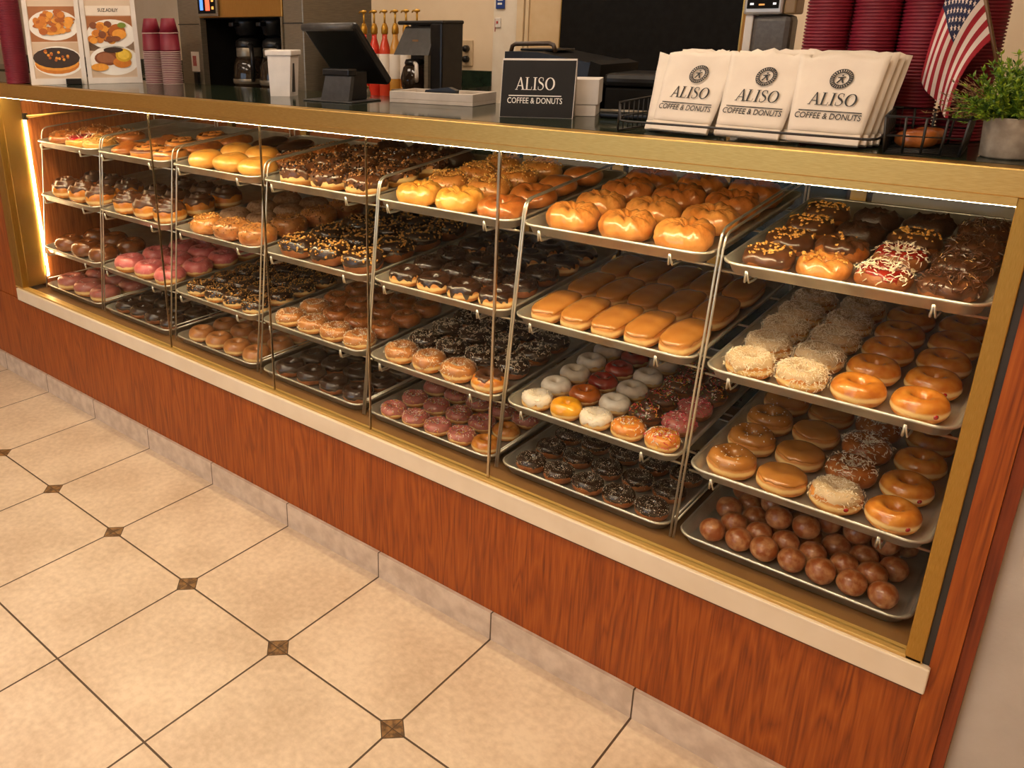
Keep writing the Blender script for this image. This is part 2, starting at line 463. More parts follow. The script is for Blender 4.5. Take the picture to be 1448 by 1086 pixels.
MB().tube([(-0.068, 0.11, 1.19), (-0.03, 0.3, 1.2), (0.0, 0.80, 1.205)], 0.006).build('hanging_rod', BRASS, case)
MB().box((-0.6, 0.40, 1.250), (3.376, 0.86, 1.280)).build('rear_shelf', mat('rear_shelf', srgb(120, 100, 74), srgb(134, 112, 84), rough=.4), case)
MB().box((-1.6, 0.022, 1.2995), (3.376, 0.4195, 1.3322)).build('top_support', mat('support_dark', (.02, .018, .015), (.03, .026, .02), rough=.5), case)
bk = MB().box((-0.16, 0.845, 0.447), (3.31, 0.86, 1.25))
bk.build('back_panel', mat('back_dark', srgb(66, 46, 28), srgb(84, 60, 38), rough=.35, scale=5), case)
greyd = mat('sliding_door', srgb(150, 138, 120), srgb(168, 156, 138), rough=.3, scale=4)
xs = [-0.05, .36, .84, 1.30, 1.62, 1.92, 2.24, 2.56, 2.90, 3.28]
for i in range(len(xs)-1):
    mm = WOOD_IN if i in (0, 1, 2) else (greyd if i in (3, 5, 6, 8) else BACKSPL)
    MB().box((xs[i]+.03, 0.832, .46), (xs[i+1]-.03, 0.8445, 1.248)).build('sliding_door', mm, case)
for x in xs[:]:
    MB().box((x-.018, 0.822, .447), (x+.018, 0.842, 1.25)).build('mullion', BRASS, case)
# front panes meet in butt joints
js = [-0.088, 1.003, 1.556, 1.964, 2.365, 3.2815]
for i in range(5):
    MB().box((js[i]+.0012, 0.003, 0.4675), (js[i+1]-.0012, 0.008, 1.2774)).build('glass_pane', GLASS, case)
for i in (1, 2, 3, 4):
    wd = .0028 if i == 4 else .0012
    MB().box((js[i]-wd, 0.0022, 0.4675), (js[i]+wd, 0.0088, 1.2774)).build('pane_joint', mat('joint_metal', srgb(176, 160, 132), srgb(190, 174, 146), rough=.25, metal=1.0), case)
ct = MB().box((-1.6, 0.0225, 1.3324), (3.376, 0.42, 1.3332)).build('countertop', GRANITE)
tag(ct, 'polished dark green countertop running along the top of the display case', 'countertop')

# ------------------------------------------------------------------ trays and racks
TW, TD = 0.457, 0.62
TX = [-0.069, 0.415, 0.910, 1.394, 1.868, 2.341, 2.816]
TY = [0.128, 0.110, 0.0885, 0.075]
TZ = [1.0927, 0.8688, 0.6438, 0.4761]
TILT = [radians(3.6), radians(3.2), radians(2.8), 0.0]
RACK = ['leftmost', 'second', 'third', 'middle', 'fifth', 'sixth', 'rightmost']
TIER = ['top', 'second', 'third', 'bottom']

def rrect(w, d, ins, z, r, n=6):
    pts = []
    r = max(r, 0.004)
    x0, y0, x1, y1 = ins, ins, w-ins, d-ins
    for cx, cy, a0 in ((x1-r, y0+r, -90), (x1-r, y1-r, 0), (x0+r, y1-r, 90), (x0+r, y0+r, 180)):
        for k in range(n+1):
            a = radians(a0 + 90*k/n)
            pts.append((cx+r*cos(a), cy+r*sin(a), z))
    return pts

def tray_meshes():
    mb = MB()
    loops = [(.020, 0.0, .030), (.016, .0015, .032), (.008, .0235, .036), (.002, .0245, .038), (.0025, .0258, .038), (.0095, .0252, .034), (.0185, .0042, .030), (.022, .0032, .028)]
    vs = []; fs = []
    for ins, z, r in loops: vs += rrect(TW, TD, ins, z, r)
    n = len(vs)//len(loops)
    for i in range(len(loops)-1):
        for j in range(n):
            fs.append((i*n+j, i*n+(j+1) % n, (i+1)*n+(j+1) % n, (i+1)*n+j))
    fs.append(list(range(n-1, -1, -1))); fs.append([(len(loops)-1)*n+j for j in range(n)])
    mb.add(vs, fs, 0, True)
    pan = mb.mesh('sheet_pan', STEEL)
    rim = MB().tube(rrect(TW, TD, .004, .0252, .036), .0034, 8, closed=True).mesh('rim', STEEL)
    return pan, rim
PAN, RIM = tray_meshes()

def tray_frame(c, r):
    dz = -0.008 if c == 6 and r < 3 else 0.0
    return Matrix.Translation((TX[c], TY[r], TZ[r]+dz-0.0283)) @ Matrix.Rotation(TILT[r], 4, 'X')

CONT = {}
def add_trays():
    for c in range(7):
        for r in range(4):
            o = link('sheet_pan', PAN)
            o.matrix_world = tray_frame(c, r)
            tag(o, 'aluminium sheet pan of %s, %s tray of the %s rack' % (CONT[(c, r)], TIER[r], RACK[c]), 'tray', 'sheet pans in the display case')
            link('rim', RIM, o)

def bez(p0, p1, p2, n=5):
    p0, p1, p2 = map(Vector, (p0, p1, p2))
    return [(p0*(1-t)**2 + p1*2*t*(1-t) + p2*t*t) for t in [k/n for k in range(n+1)]]

def add_racks():
    R = 0.0028
    for c in range(7):
        t = thing('wire_rack', 'chrome wire rack holding the %s column of trays' % RACK[c], 'rack', (TX[c], 0, 0.4472), 0, 'wire racks in the display case')
        dz = -0.008 if c == 6 else 0.0
        for sx, nm in ((-0.005, "left_frame"), (TW+0.005, 'right_frame')):
            zt = 1.137 - .4472 + dz
            zb = 1.178 - .4472 + dz
            pts = [(sx, 0.088, 0.0035), (sx, 0.165, zt-0.03)]
            pts += bez((sx, 0.167, zt-0.025), (sx, 0.170, zt), (sx, 0.195, zt+.003))
            pts += bez((sx, 0.69, zb), (sx, 0.715, zb+.001), (sx, 0.717, zb-.025))
            pts += [(sx, 0.735, 0.0035)]
            mb = MB().tube(pts, R)
            fr = mb.build(nm, WIRE, t)
            MB().tube([(sx, 0.10, 0.0035+.04), (sx, 0.73, 0.05)], R*.8).build('side_wire', WIRE, fr)
        for r in range(3):
            tf = Matrix.Translation((-TX[c], 0, -.4472)) @ tray_frame(c, r)
            mb = MB()
            zo = -0.0035
            for yy in (0.10, 0.32, 0.54):
                mb.tube([tf @ Vector((-0.004, yy, zo)), tf @ Vector((TW+.004, yy, zo))], .0026, 6)
            for xx in (0.055, TW-0.085):
                # a runner under the tray with its end turned up in front as a stop
                mb.tube([tf @ Vector(p) for p in [(xx, 0.56, zo-.004), (xx, 0.02, zo-.004), (xx+.003, -0.002, zo-.002), (xx+.004, -0.004, .008), (xx+.0045, -0.0035, .0175)]], .0026, 6)
                mb.tube([tf @ Vector(p) for p in [(xx+.012, 0.56, zo-.004), (xx+.012, 0.02, zo-.004), (xx+.011, -0.002, zo-.002), (xx+.008, -0.004, .008), (xx+.0055, -0.0035, .0175)]], .0022, 6)
            mb.tube([tf @ Vector((-.005, .045, zo-.004)), tf @ Vector((TW+.005, .045, zo-.004))], .0026, 6)
            mb.build('shelf_wires', WIRE, t)
# ------------------------------------------------------------------ pastry shapes
def nz3(p, f, seed):
    return noise.noise(Vector((p[0]*f + seed*7.13, p[1]*f - seed*3.7, p[2]*f + seed*1.9)))

def ring_surf(R=.029, rt=.0215, hs=.86, amp=.0012, freq=60, seed=1, ridges=None, spiky=0.0, flat=.86):
    def s(u, v, lift=0.0):
        cv, sv = cos(v), sin(v)
        rr = rt + lift
        if ridges:
            n, k, a = ridges
            ph = n*u + k*v + 0.7*sin(u*2+seed)
            if a > .006: rr += .0022*(abs(sin(13.5*u + 3*v + 2*sin(3*u+seed)))-.5)*max(0, sv)
            rr += a*(abs(sin(ph/2))**0.8 - .5) * (0.35 + 0.65*max(0, sv*.7+.5))
        r = R + rr*cv
        z = rr*hs*1.47*sv
        if sv < 0: z *= flat
        p = Vector((r*cos(u), r*sin(u), z))
        d = amp*nz3(p, freq, seed) + amp*1.6*nz3(p, freq*.35, seed+3)
        if spiky and sv > .2:
            q = nz3(p, 150, seed+9)
            if q > .12: d += spiky*(q-.12)*1.5
        nrm = Vector((cv*cos(u), cv*sin(u), sv))
        p += nrm*d
        z0 = -rt*hs*1.47*flat*.93
        p.z = max(p.z, z0) - z0
        return p
    return s, True

def bun_surf(a=.05, b=.05, h=.036, e1=.75, e2=1.0, amp=.0012, freq=50, seed=1, dimple=0.0, spiral=None):
    """superellipsoid; v runs from -90 (bottom) to 90 degrees (top)"""
    def c_(x, e): return math.copysign(abs(x)**e, x)
    def s(u, v, lift=0.0):
        x = (a+lift)*c_(cos(v), e1)*c_(cos(u), e2)
        y = (b+lift)*c_(cos(v), e1)*c_(sin(u), e2)
        z = (h/2+lift)*c_(sin(v), e1)
        p = Vector((x, y, z))
        rho = math.hypot(x/a, y/b)
        if v > 0:
            if dimple: z -= dimple*math.exp(-(rho/.28)**2)
            if spiral:
                turns, am = spiral
                z += am*(sin(2*pi*turns*rho - u) * min(1, rho*4)*max(0, 1-rho**4)) + am*1.2*math.exp(-(rho/.18)**2)
            p.z = z
        p += Vector((x, y, z)).normalized()*(amp*nz3(p, freq, seed)+amp*1.5*nz3(p, freq*.4, seed+5))
        z0 = -h/2*.92
        p.z = max(p.z, z0) - z0
        return p
    return s, False

def us_(n): return [2*pi*i/n for i in range(n)]

def body_mesh(name, sf, m, nu=44, nv=18, mif=None, mats=None):
    s, ring = sf
    mb = MB()
    if ring:
        vs = [2*pi*i/nv for i in range(nv)]
        pts = [s(u, v) for v in vs for u in us_(nu)]
        fs = [(j*nu+i, j*nu+(i+1) % nu, ((j+1) % nv)*nu+(i+1) % nu, ((j+1) % nv)*nu+i) for j in range(nv) for i in range(nu)]
        mb.add(pts, fs, 0, True)
    else:
        vs = [-pi/2+.02 + (pi-.04)*j/nv for j in range(nv+1)]
        mb.grid(lambda u, v: s(u, v), us_(nu), vs, True, mif=mif)
        n0 = len(mb.v)
        mb.f.append(list(range(nu-1, -1, -1))); mb.m.append(0); mb.s.append(True)
        mb.f.append([nv*nu+i for i in range(nu)]); mb.m.append(mif(0, nv-1) if mif else 0); mb.s.append(True)
    return mb.mesh(name, mats or m)

def icing_mesh(name, sf, m, seed=1, lo=5, drip=14, t=.0026, nu=56, nv=12, dripf=5.0, hi=None, inner=8, part=None):
    """a skin that hugs the top of a pastry and thins out at a wavy lower edge"""
    s, ring = sf
    top = radians(180-inner) if ring else radians(hi or 89)
    def fn(u, k):
        e = nz3((cos(u)*1.3, sin(u)*1.3, .3), dripf*.35, seed)*1.3 + max(0, nz3((cos(u), sin(u), 1.7), dripf, seed+2))*1.6
        v0 = radians(lo - drip*e)
        v1 = top
        if ring: v1 = top + radians(6*nz3((cos(u), sin(u), 5), 2, seed))
        w = k/nv
        v = v0 + (v1-v0)*w
        x = abs(2*w-1)**8 if ring else (max(0, 1-w*2))**8
        return s(u, v, t*(1-x) - .0007*x)
    mb = MB()
    mb.grid(fn, us_(nu), list(range(nv+1)), True)
    if not ring:
        mb.f.append([nv*nu+i for i in range(nu)]); mb.m.append(0); mb.s.append(True)
    return mb.mesh(name, m)

def surf_frame(s, u, v, lift):
    p = s(u, v, lift); e = .02
    a = s(u+e, v, lift)-p; b = s(u, v+e, lift)-p
    n = a.cross(b)
    if n.length < 1e-12: n = Vector((0, 0, 1))
    n.normalize()
    a.normalize()
    return p, n, a, n.cross(a)

def scatter_mesh(name, sf, mats, kind, count, seed=1, vlo=15, vhi=165, lift=.0027, size=1.0, colours=1):
    s, ring = sf
    rnd = random.Random(seed)
    mb = MB()
    for _ in range(count):
        u = rnd.uniform(0, 2*pi)
        if ring:
            v = radians(rnd.uniform(vlo, vhi))
        else:
            v = math.asin(rnd.uniform(sin(radians(max(vlo, 1))), sin(radians(min(vhi, 88)))))
        p, n, a, b = surf_frame(s, u, v, lift)
        th = rnd.uniform(0, 2*pi)
        d = a*cos(th) + b*sin(th); e = n.cross(d)
        ci = rnd.randrange(colours)
        if kind == 'sprinkle':
            L, w = .0042*size, .00115*size
            d = (d + n*rnd.uniform(-.25, .45)).normalized(); e = n.cross(d).normalized(); f = d.cross(e)
            c = p + n*w*.7
            vs = []
            for q in (-L, -L*.8, L*.8, L):
                ww = w if abs(q) < L else w*.45
                vs += [c+d*q+e*ww, c+d*q+f*ww, c+d*q-e*ww, c+d*q-f*ww]
            fs = [(i*4+j, i*4+(j+1) % 4, (i+1)*4+(j+1) % 4, (i+1)*4+j) for i in range(3) for j in range(4)] + [(3, 2, 1, 0), (12, 13, 14, 15)]
            mb.add(vs, fs, ci, True)
        elif kind == 'shred':
            L = rnd.uniform(.006, .012)*size; w = rnd.uniform(.0008, .0014)*size
            k1 = rnd.uniform(-.15, 1.0); cv = rnd.uniform(-.7, .7)
            d2 = (d + n*k1).normalized(); d3 = (d2 + e*cv - n*rnd.uniform(-.1, .9)).normalized()
            q0 = p; q1 = p+d2*L*.6; q2 = q1+d3*L*.6
            vs = []
            for q, ww in ((q0, w), (q1, w), (q2, w*.5)):
                vs += [q+e*ww, q+n*ww, q-e*ww-n*ww*.3]
            fs = [(i*3+j, i*3+(j+1) % 3, (i+1)*3+(j+1) % 3, (i+1)*3+j) for i in range(2) for j in range(3)] + [(2, 1, 0), (6, 7, 8)]
            mb.add(vs, fs, ci, False)
        else:                                   # chunk of nut, crumb or sugar
            r = rnd.uniform(.0013, .0032)*size
            rr = [r*rnd.uniform(.6, 1.3) for _ in range(6)]
            c = p + n*r*.35
            vs = [c+d*rr[0]*1.4, c+e*rr[1], c-d*rr[2]*1.4, c-e*rr[3], c+n*rr[4], c-n*rr[5]]
            fs = [(0, 1, 4), (1, 2, 4), (2, 3, 4), (3, 0, 4), (1, 0, 5), (2, 1, 5), (3, 2, 5), (0, 3, 5)]
            mb.add(vs, fs, ci, False)
    return mb.mesh(name, mats)

# doughs, icings and toppings
PALE = srgb(246, 212, 146)
def dough(name, c1, c2, rough=.5, coat=0.0, band=True, z=.014, w=.005, scale=45, bump=.25):
    return mat(name, c1, c2, rough=rough, coat=coat, scale=scale, bump=bump, bscale=160, zramp=(PALE, z*1.42, w*1.5) if band else None)
D_YEAST = dough('yeast_dough', srgb(186, 112, 44), srgb(206, 136, 62))
D_GLAZED = dough('glazed_dough', srgb(188, 104, 28), srgb(214, 138, 50), .26, .7, z=.015, w=.0045)
D_BROWN = dough('brown_dough', srgb(128, 68, 28), srgb(156, 90, 40), .5, band=False)
D_GOLD = dough('golden_glaze', srgb(214, 142, 52), srgb(234, 172, 82), .3, .6, band=False, scale=30)
D_CARA = dough('caramel_glaze', srgb(190, 112, 44), srgb(216, 146, 74), .28, .7, band=False, scale=40)
D_CARB = dough('brown_caramel_glaze', srgb(150, 78, 26), srgb(186, 110, 50), .28, .7, band=False, scale=40)
D_PLAIN = dough('plain_glazed_dough', srgb(176, 106, 52), srgb(198, 132, 72), .36, .5, z=.012, w=.0045)
D_HOLE = mat('hole_dough', srgb(150, 74, 26), srgb(206, 148, 98), rough=.34, scale=70, bump=.2, bscale=200, coat=.4, lo=.42, hi=.72)
D_DARKB = dough('dark_brown_glaze', srgb(104, 52, 18), srgb(138, 76, 30), .26, .7, band=False)
D_SUGAR = dough('sugared_dough', srgb(140, 98, 66), srgb(178, 142, 108), .75, band=False, scale=140)
D_CHOC = dough('chocolate_dough', srgb(48, 26, 15), srgb(66, 38, 22), .42, .2, band=False, scale=80, bump=.4)
I_CHOC = mat('chocolate_icing', srgb(44, 24, 14), srgb(58, 33, 19), rough=.24, coat=.5, scale=30, bump=.06)
I_MILK = mat('milk_chocolate_icing', srgb(72, 40, 22), srgb(98, 58, 34), rough=.28, coat=.4, scale=40, bump=.15)
I_CARA = mat('caramel_icing', srgb(170, 104, 48), srgb(192, 126, 66), rough=.28, coat=.5, scale=40, bump=.12)
I_MAPLE = mat('maple_icing', srgb(166, 104, 42), srgb(182, 120, 54), rough=.26, coat=.55, scale=26, bump=.1)
I_WHITE = mat('white_icing', srgb(214, 198, 180), srgb(226, 212, 196), rough=.38, coat=.2, scale=50, bump=.12)
I_TAN_SHADE = mat('tan_shade_icing', srgb(196, 164, 124), srgb(210, 180, 142), rough=.5, scale=50)  # browner base colour paints the shade between coconut shreds
I_PINK = mat('pink_icing', srgb(206, 92, 92), srgb(222, 124, 118), rough=.32, coat=.4, scale=40, bump=.1)
I_DUSTP = mat('dusky_pink_icing', srgb(170, 90, 80), srgb(192, 116, 100), rough=.35, coat=.4, scale=40)
I_RED = mat('red_icing', srgb(132, 26, 18), srgb(156, 40, 24), rough=.26, coat=.6, scale=30)
I_AMBER = mat('amber_icing', srgb(164, 76, 16), srgb(188, 98, 28), rough=.24, coat=.7, scale=30)
I_YELL = mat('yellow_icing', srgb(222, 146, 22), srgb(236, 168, 40), rough=.24, coat=.7, scale=30)
I_ORAN = mat('orange_icing', srgb(204, 118, 40), srgb(218, 138, 58), rough=.3, coat=.5, scale=30)
I_CREAM = mat('lattice_icing', srgb(226, 178, 96), srgb(238, 196, 120), rough=.4, coat=.3, scale=40)
T_COCO = mat('coconut', srgb(226, 206, 176), srgb(240, 224, 198), rough=.7)
T_PINKD = mat('pink_drizzle', srgb(232, 160, 150), srgb(240, 180, 168), rough=.5)
T_TOAST = mat('toasted_coconut', srgb(206, 160, 100), srgb(222, 180, 120), rough=.7)
T_NUT = mat('chopped_nut', srgb(196, 136, 56), srgb(222, 166, 84), rough=.6)
T_CRUMB = mat('brown_crumb', srgb(132, 84, 40), srgb(168, 116, 62), rough=.7)
T_DARK = mat('dark_crumb', srgb(60, 36, 20), srgb(88, 56, 32), rough=.6)
T_SUGAR = mat('sugar', srgb(232, 214, 184), srgb(242, 228, 204), rough=.6)
SPK = [mat('sprinkle_'+n, c, rough=.4) for n, c in (('white', srgb(236, 226, 210)), ('pink', srgb(220, 80, 100)), ('yellow', srgb(232, 176, 40)),
       ('red', srgb(190, 34, 30)), ('green', srgb(96, 140, 60)), ('orange', srgb(224, 120, 40)))]
SPK_W = [SPK[0], SPK[1], SPK[0], SPK[3], SPK[2]]
SPK_P = [SPK[1], SPK[0], SPK[1], SPK[3], SPK[1]]
JELLY = mat('red_jelly', srgb(140, 14, 14), srgb(168, 24, 20), rough=.2, coat=.7)
JAM = mat('red_jam', srgb(176, 26, 40), srgb(206, 60, 74), rough=.2, coat=.7, scale=60)
CINN = mat('cinnamon_swirl', srgb(92, 44, 14), srgb(118, 62, 22), rough=.4, coat=.3)

RING = dict()
KIND = {}
def kind(code, name, look, cat, maker, dia=.1):
    KIND[code] = (name, look, cat, maker, dia)

def pastry(sf, m, ice=None, tops=(), extra=None, nu=44, nv=18, mats=None, mif=None):
    """returns the list of (part name, mesh, kind)"""
    out = [('dough', body_mesh('dough', sf, m, nu, nv, mif, mats), None)]
    if ice: out.append(('icing', icing_mesh('icing', sf, **ice), None))
    for nm, kw in tops:
        out.append((nm, scatter_mesh(nm, sf, **kw), 'stuff'))
    if extra: out += extra
    return out

def mk_ring(m, ice=None, tops=None, **g):
    def f(seed):
        sf = ring_surf(seed=seed, **g)
        ic = dict(ice, seed=seed) if ice else None
        tp = [(n, dict(k, seed=seed+i)) for i, (n, k) in enumerate(tops or [])]
        return pastry(sf, m, ic, tp)
    return f
def mk_jelly(m, ice=None, tops=None, **g):
    base = mk_ring(m, ice, tops, **g)
    def f(seed):
        out = base(seed)
        mb = MB(); mb.lathe([(0.0002, -.004), (.0035, -.0032), (.005, 0), (.0038, .0034), (.0002, .0046)], 12)
        for i, p in enumerate(mb.v):
            mb.v[i] = (p[0]*.8+.0482, p[1]*1.1, p[2]*1.05+.0215)
        out.append(('jelly_filling', mb.mesh('jelly_filling', JELLY), None))
        return out
    return f
def mk_bun(m, ice=None, tops=None, mats=None, spiral=None, nu=44, nv=18, **g):
    def f(seed):
        sf = bun_surf(seed=seed, spiral=spiral, **g)
        ic = dict(ice, seed=seed) if ice else None
        tp = [(n, dict(k, seed=seed+i)) for i, (n, k) in enumerate(tops or [])]
        mif = None
        if mats and spiral:
            tn = spiral[0]
            def mif(i, j):
                v = -pi/2+.02 + (pi-.04)*(j+.5)/nv; u = 2*pi*(i+.5)/nu
                rho = abs(cos(v))**g.get('e1', .75)
                if v < .15: return 0
                return 1 if sin(2*pi*tn*rho - u) < .0 else 0
        return pastry(sf, m, ic, tp, nu=nu, nv=nv, mats=mats, mif=mif)
    return f

SH = lambda n, m=T_COCO, **k: ('coconut_shreds', dict(mats=m, kind='shred', count=n, **k))
NU = lambda n, m=T_NUT, **k: ('chopped_nuts', dict(mats=m, kind='chunk', count=n, **k))
CR = lambda n, m=T_CRUMB, **k: ('crumbs', dict(mats=m, kind='chunk', count=n, **k))
SP = lambda n, m=SPK, **k: ('sprinkles', dict(mats=m, kind='sprinkle', count=n, colours=len(m), **k))
LUMP = dict(amp=.0026, freq=75)
YE = dict(R=.0285, rt=.0215, hs=.82)
CAKE = dict(R=.0300, rt=.0200, hs=.80)

kind('choc_nut', 'nut_donut', 'chocolate glazed donut with chopped nuts', 'donut', mk_ring(D_BROWN, dict(m=I_MILK, lo=-8, drip=22), [NU(60, size=1.5, vlo=40, vhi=145)], R=.0285, rt=.0215, hs=.76, **LUMP), .116)
kind('cara_nut', 'caramel_donut', 'caramel glazed donut with nuts', 'donut', mk_ring(D_CARA, None, [NU(26, size=1.5, vlo=50, vhi=140)], R=.0285, rt=.0215, hs=.74, ridges=(7, 3, .0064), **LUMP), .116)
kind('cara', 'caramel_donut', 'brown caramel glazed donut', 'donut', mk_ring(D_CARB, dict(m=I_MILK, lo=30, drip=25), [NU(10, size=1.5, vlo=60, vhi=140)], R=.0285, rt=.0215, hs=.74, ridges=(7, 3, .0064), **LUMP), .116)
kind('choc_spike', 'chocolate_donut', 'dark rough chocolate donut', 'donut', mk_ring(D_CHOC, None, [], R=.0285, rt=.0215, hs=.78, spiky=.012, **LUMP), .118)
kind('red_coco', 'coconut_donut', 'red glazed donut with coconut shreds', 'donut', mk_ring(D_BROWN, dict(m=I_RED, lo=42, drip=30), [SH(190, size=1.0, vlo=15, vhi=150)], R=.0285, rt=.0215, hs=.76, amp=.002), .116)
kind('choc_shave', 'chocolate_donut', 'chocolate donut with chocolate shavings', 'donut', mk_ring(D_BROWN, dict(m=I_MILK, lo=-4, drip=26), [('shavings', dict(mats=I_MILK, kind='shred', count=240, size=1.2, vlo=15, vhi=165)), ('nut_flakes', dict(mats=T_TOAST, kind='shred', count=22, size=.7, vlo=20, vhi=150))], R=.0285, rt=.0215, hs=.78, **LUMP), .122)
kind('coconut', 'coconut_donut', 'ring donut covered in coconut shreds', 'donut', mk_ring(D_YEAST, dict(m=I_TAN_SHADE, lo=20, drip=22), [SH(520, size=.72, vlo=-8, vhi=142)], amp=.001, R=.0325, rt=.0180, hs=.92), .106)
kind('glazed', 'glazed_donut', 'plain golden glazed ring donut', 'donut', mk_ring(D_GLAZED, amp=.0007, **YE), .114)
kind('jelly', 'jelly_donut', 'golden glazed donut with red jelly', 'donut', mk_jelly(D_GLAZED, amp=.0007, **YE), .120)
kind('maple_ring', 'maple_donut', 'tall maple frosted ring donut', 'donut', mk_ring(D_YEAST, dict(m=I_MAPLE, lo=22, drip=10), [CR(26, T_SUGAR, size=.6, vlo=30, vhi=150)], R=.0300, rt=.0210, hs=.86, amp=.0014), .122)
kind('maple_bun', 'maple_bun', 'round filled bun with maple icing', 'donut', mk_bun(D_YEAST, dict(m=I_MAPLE, lo=22, drip=6, hi=89), a=.05, b=.05, h=.042, e1=.62, dimple=.004), .126)
kind('coco_jelly', 'coconut_donut', 'white coconut jelly donut', 'donut', mk_jelly(D_YEAST, dict(m=I_TAN_SHADE, lo=30, drip=20), [SH(300, size=.65, vlo=5, vhi=145)], amp=.001, **YE), .108)
kind('coco_crumb', 'coconut_donut', 'brown ring donut with coconut crumbs', 'donut', mk_ring(D_CARB, None, [SH(260, T_SUGAR, size=.75, vlo=20, vhi=175)], amp=.001, **YE), .108)
kind('hole', 'donut_hole', 'small round donut hole', 'donut hole', mk_bun(D_HOLE, a=.0235, b=.0235, h=.045, e1=1.0, amp=.0009, freq=80, nu=22, nv=12), .1)
CRU = dict(R=.0280, rt=.0215, hs=.74, ridges=(10, 3, .0065), amp=.0030, freq=45)
kind('cruller', 'cruller', 'caramel glazed twisted cruller', 'cruller', mk_ring(D_CARA, **CRU), .132)
kind('cruller_b', 'cruller', 'dark brown glazed cruller', 'cruller', mk_ring(D_CARB, spiky=.006, **CRU), .128)
kind('maple_bar', 'maple_bar', 'long maple iced bar', 'pastry', mk_bun(D_YEAST, dict(m=I_MAPLE, lo=14, drip=7, hi=89, nu=72), a=.0395, b=.086, h=.046, e1=.62, e2=.62, amp=.0012, freq=30), .1)
kind('white_coco', 'coconut_donut', 'white iced donut with coconut', 'donut', mk_ring(D_YEAST, dict(m=I_WHITE, lo=8, drip=26), [CR(160, T_COCO, size=.8, vlo=20, vhi=170)], **YE), .092)
kind('yellow', 'yellow_donut', 'shiny yellow iced donut', 'donut', mk_ring(D_YEAST, dict(m=I_YELL, lo=0, drip=8), R=.027, rt=.0230, hs=.85), .092)
kind('white', 'white_donut', 'plain white iced donut', 'donut', mk_ring(D_YEAST, dict(m=I_WHITE, lo=6, drip=14), [], **YE), .092)
kind('amber', 'amber_donut', 'shiny amber iced donut', 'donut', mk_ring(D_YEAST, dict(m=I_AMBER, lo=0, drip=10), [], **YE), .092)
kind('red', 'red_donut', 'shiny dark red iced donut', 'donut', mk_ring(D_YEAST, dict(m=I_RED, lo=2, drip=10), [], **YE), .092)
kind('spr_orange', 'sprinkle_donut', 'orange iced donut with sprinkles', 'donut', mk_ring(D_YEAST, dict(m=I_ORAN, lo=8, drip=12), [SP(110, [SPK[0], SPK[5], SPK[2], SPK[0]])], **YE), .092)
kind('spr_white', 'sprinkle_donut', 'white and rainbow sprinkled donut', 'donut', mk_ring(D_YEAST, dict(m=I_ORAN, lo=8, drip=12), [SP(190, SPK_W, vlo=5, vhi=170)], **YE), .096)
kind('spr_choc', 'sprinkle_donut', 'chocolate donut with rainbow sprinkles', 'donut', mk_ring(D_BROWN, dict(m=I_MILK, lo=0, drip=14), [SP(150)], **YE), .092)
kind('spr_pink', 'sprinkle_donut', 'pink iced donut with rainbow sprinkles', 'donut', mk_ring(D_BROWN, dict(m=I_DUSTP, lo=0, drip=14), [SP(170, SPK_P)], **YE), .092)
kind('choc_fleck', 'chocolate_donut', 'chocolate donut with white flecks', 'donut', mk_ring(D_BROWN, dict(m=I_CHOC, lo=12, drip=16), [CR(230, T_SUGAR, size=.40, vlo=5, vhi=170)], **CAKE), .098)
kind('yel_cruller', 'cruller', 'pale yellow glazed cruller', 'cruller', mk_ring(D_GOLD, **CRU), .126)
kind('red_cruller', 'cruller', 'glossy reddish brown cruller', 'cruller', mk_ring(D_CARB, None, R=.0285, rt=.0215, hs=.66, ridges=(7, 3, .0045), amp=.0026, freq=45), .134)
kind('crumb_ring', 'crumb_donut', 'golden donut with nut crumbs', 'donut', mk_ring(D_CARA, None, [CR(170, T_NUT, size=1.0, vlo=10, vhi=170)], **LUMP, **YE), .112)
kind('brown_bun', 'glazed_bun', 'glossy brown glazed bun', 'pastry', mk_bun(D_CARB, None, None, a=.045, b=.05, h=.05, e1=.95, amp=.0022, freq=40), .108)
kind('choc_drip', 'chocolate_donut', 'yeast donut with dripping chocolate icing', 'donut', mk_ring(D_YEAST, dict(m=I_CHOC, lo=14, drip=34, dripf=6), [], R=.0285, rt=.0215, hs=.80), .1)
kind('choc_crumb', 'chocolate_donut', 'dark chocolate crumb donut', 'donut', mk_ring(D_BROWN, dict(m=I_CHOC, lo=0, drip=16), [CR(110, T_DARK, size=.8, vlo=20, vhi=165)], **YE), .098)
kind('nut_tan', 'coconut_donut', 'golden donut with pale nut crumbs', 'donut', mk_ring(D_GLAZED, dict(m=I_CARA, lo=10, drip=14), [SH(190, T_SUGAR, size=.6, vlo=0, vhi=170)], **YE), .1)
kind('half', 'chocolate_donut', 'large half chocolate half caramel donut', 'donut', mk_ring(D_GLAZED, dict(m=I_MILK, lo=62, drip=40, inner=20), [], R=.03, rt=.0205, hs=.80), .128)
kind('choc_coco', 'coconut_donut', 'chocolate donut with white coconut shreds', 'donut', mk_ring(D_BROWN, dict(m=I_CHOC, lo=-5, drip=18), [SH(150, size=.75, vlo=15, vhi=165)], **YE), .094)
kind('pink_spr', 'sprinkle_donut', 'pink iced donut with tiny sprinkles', 'donut', mk_ring(D_YEAST, dict(m=I_DUSTP, lo=0, drip=12), [SP(150, [SPK[0], SPK[1], SPK[0], SPK[2]], size=.8)], **CAKE), .088)
kind('hole_glazed', 'glazed_donut', 'orange brown glazed ring donut', 'donut', mk_ring(D_GLAZED, amp=.0007, R=.0275, rt=.0225, hs=.82), .094)
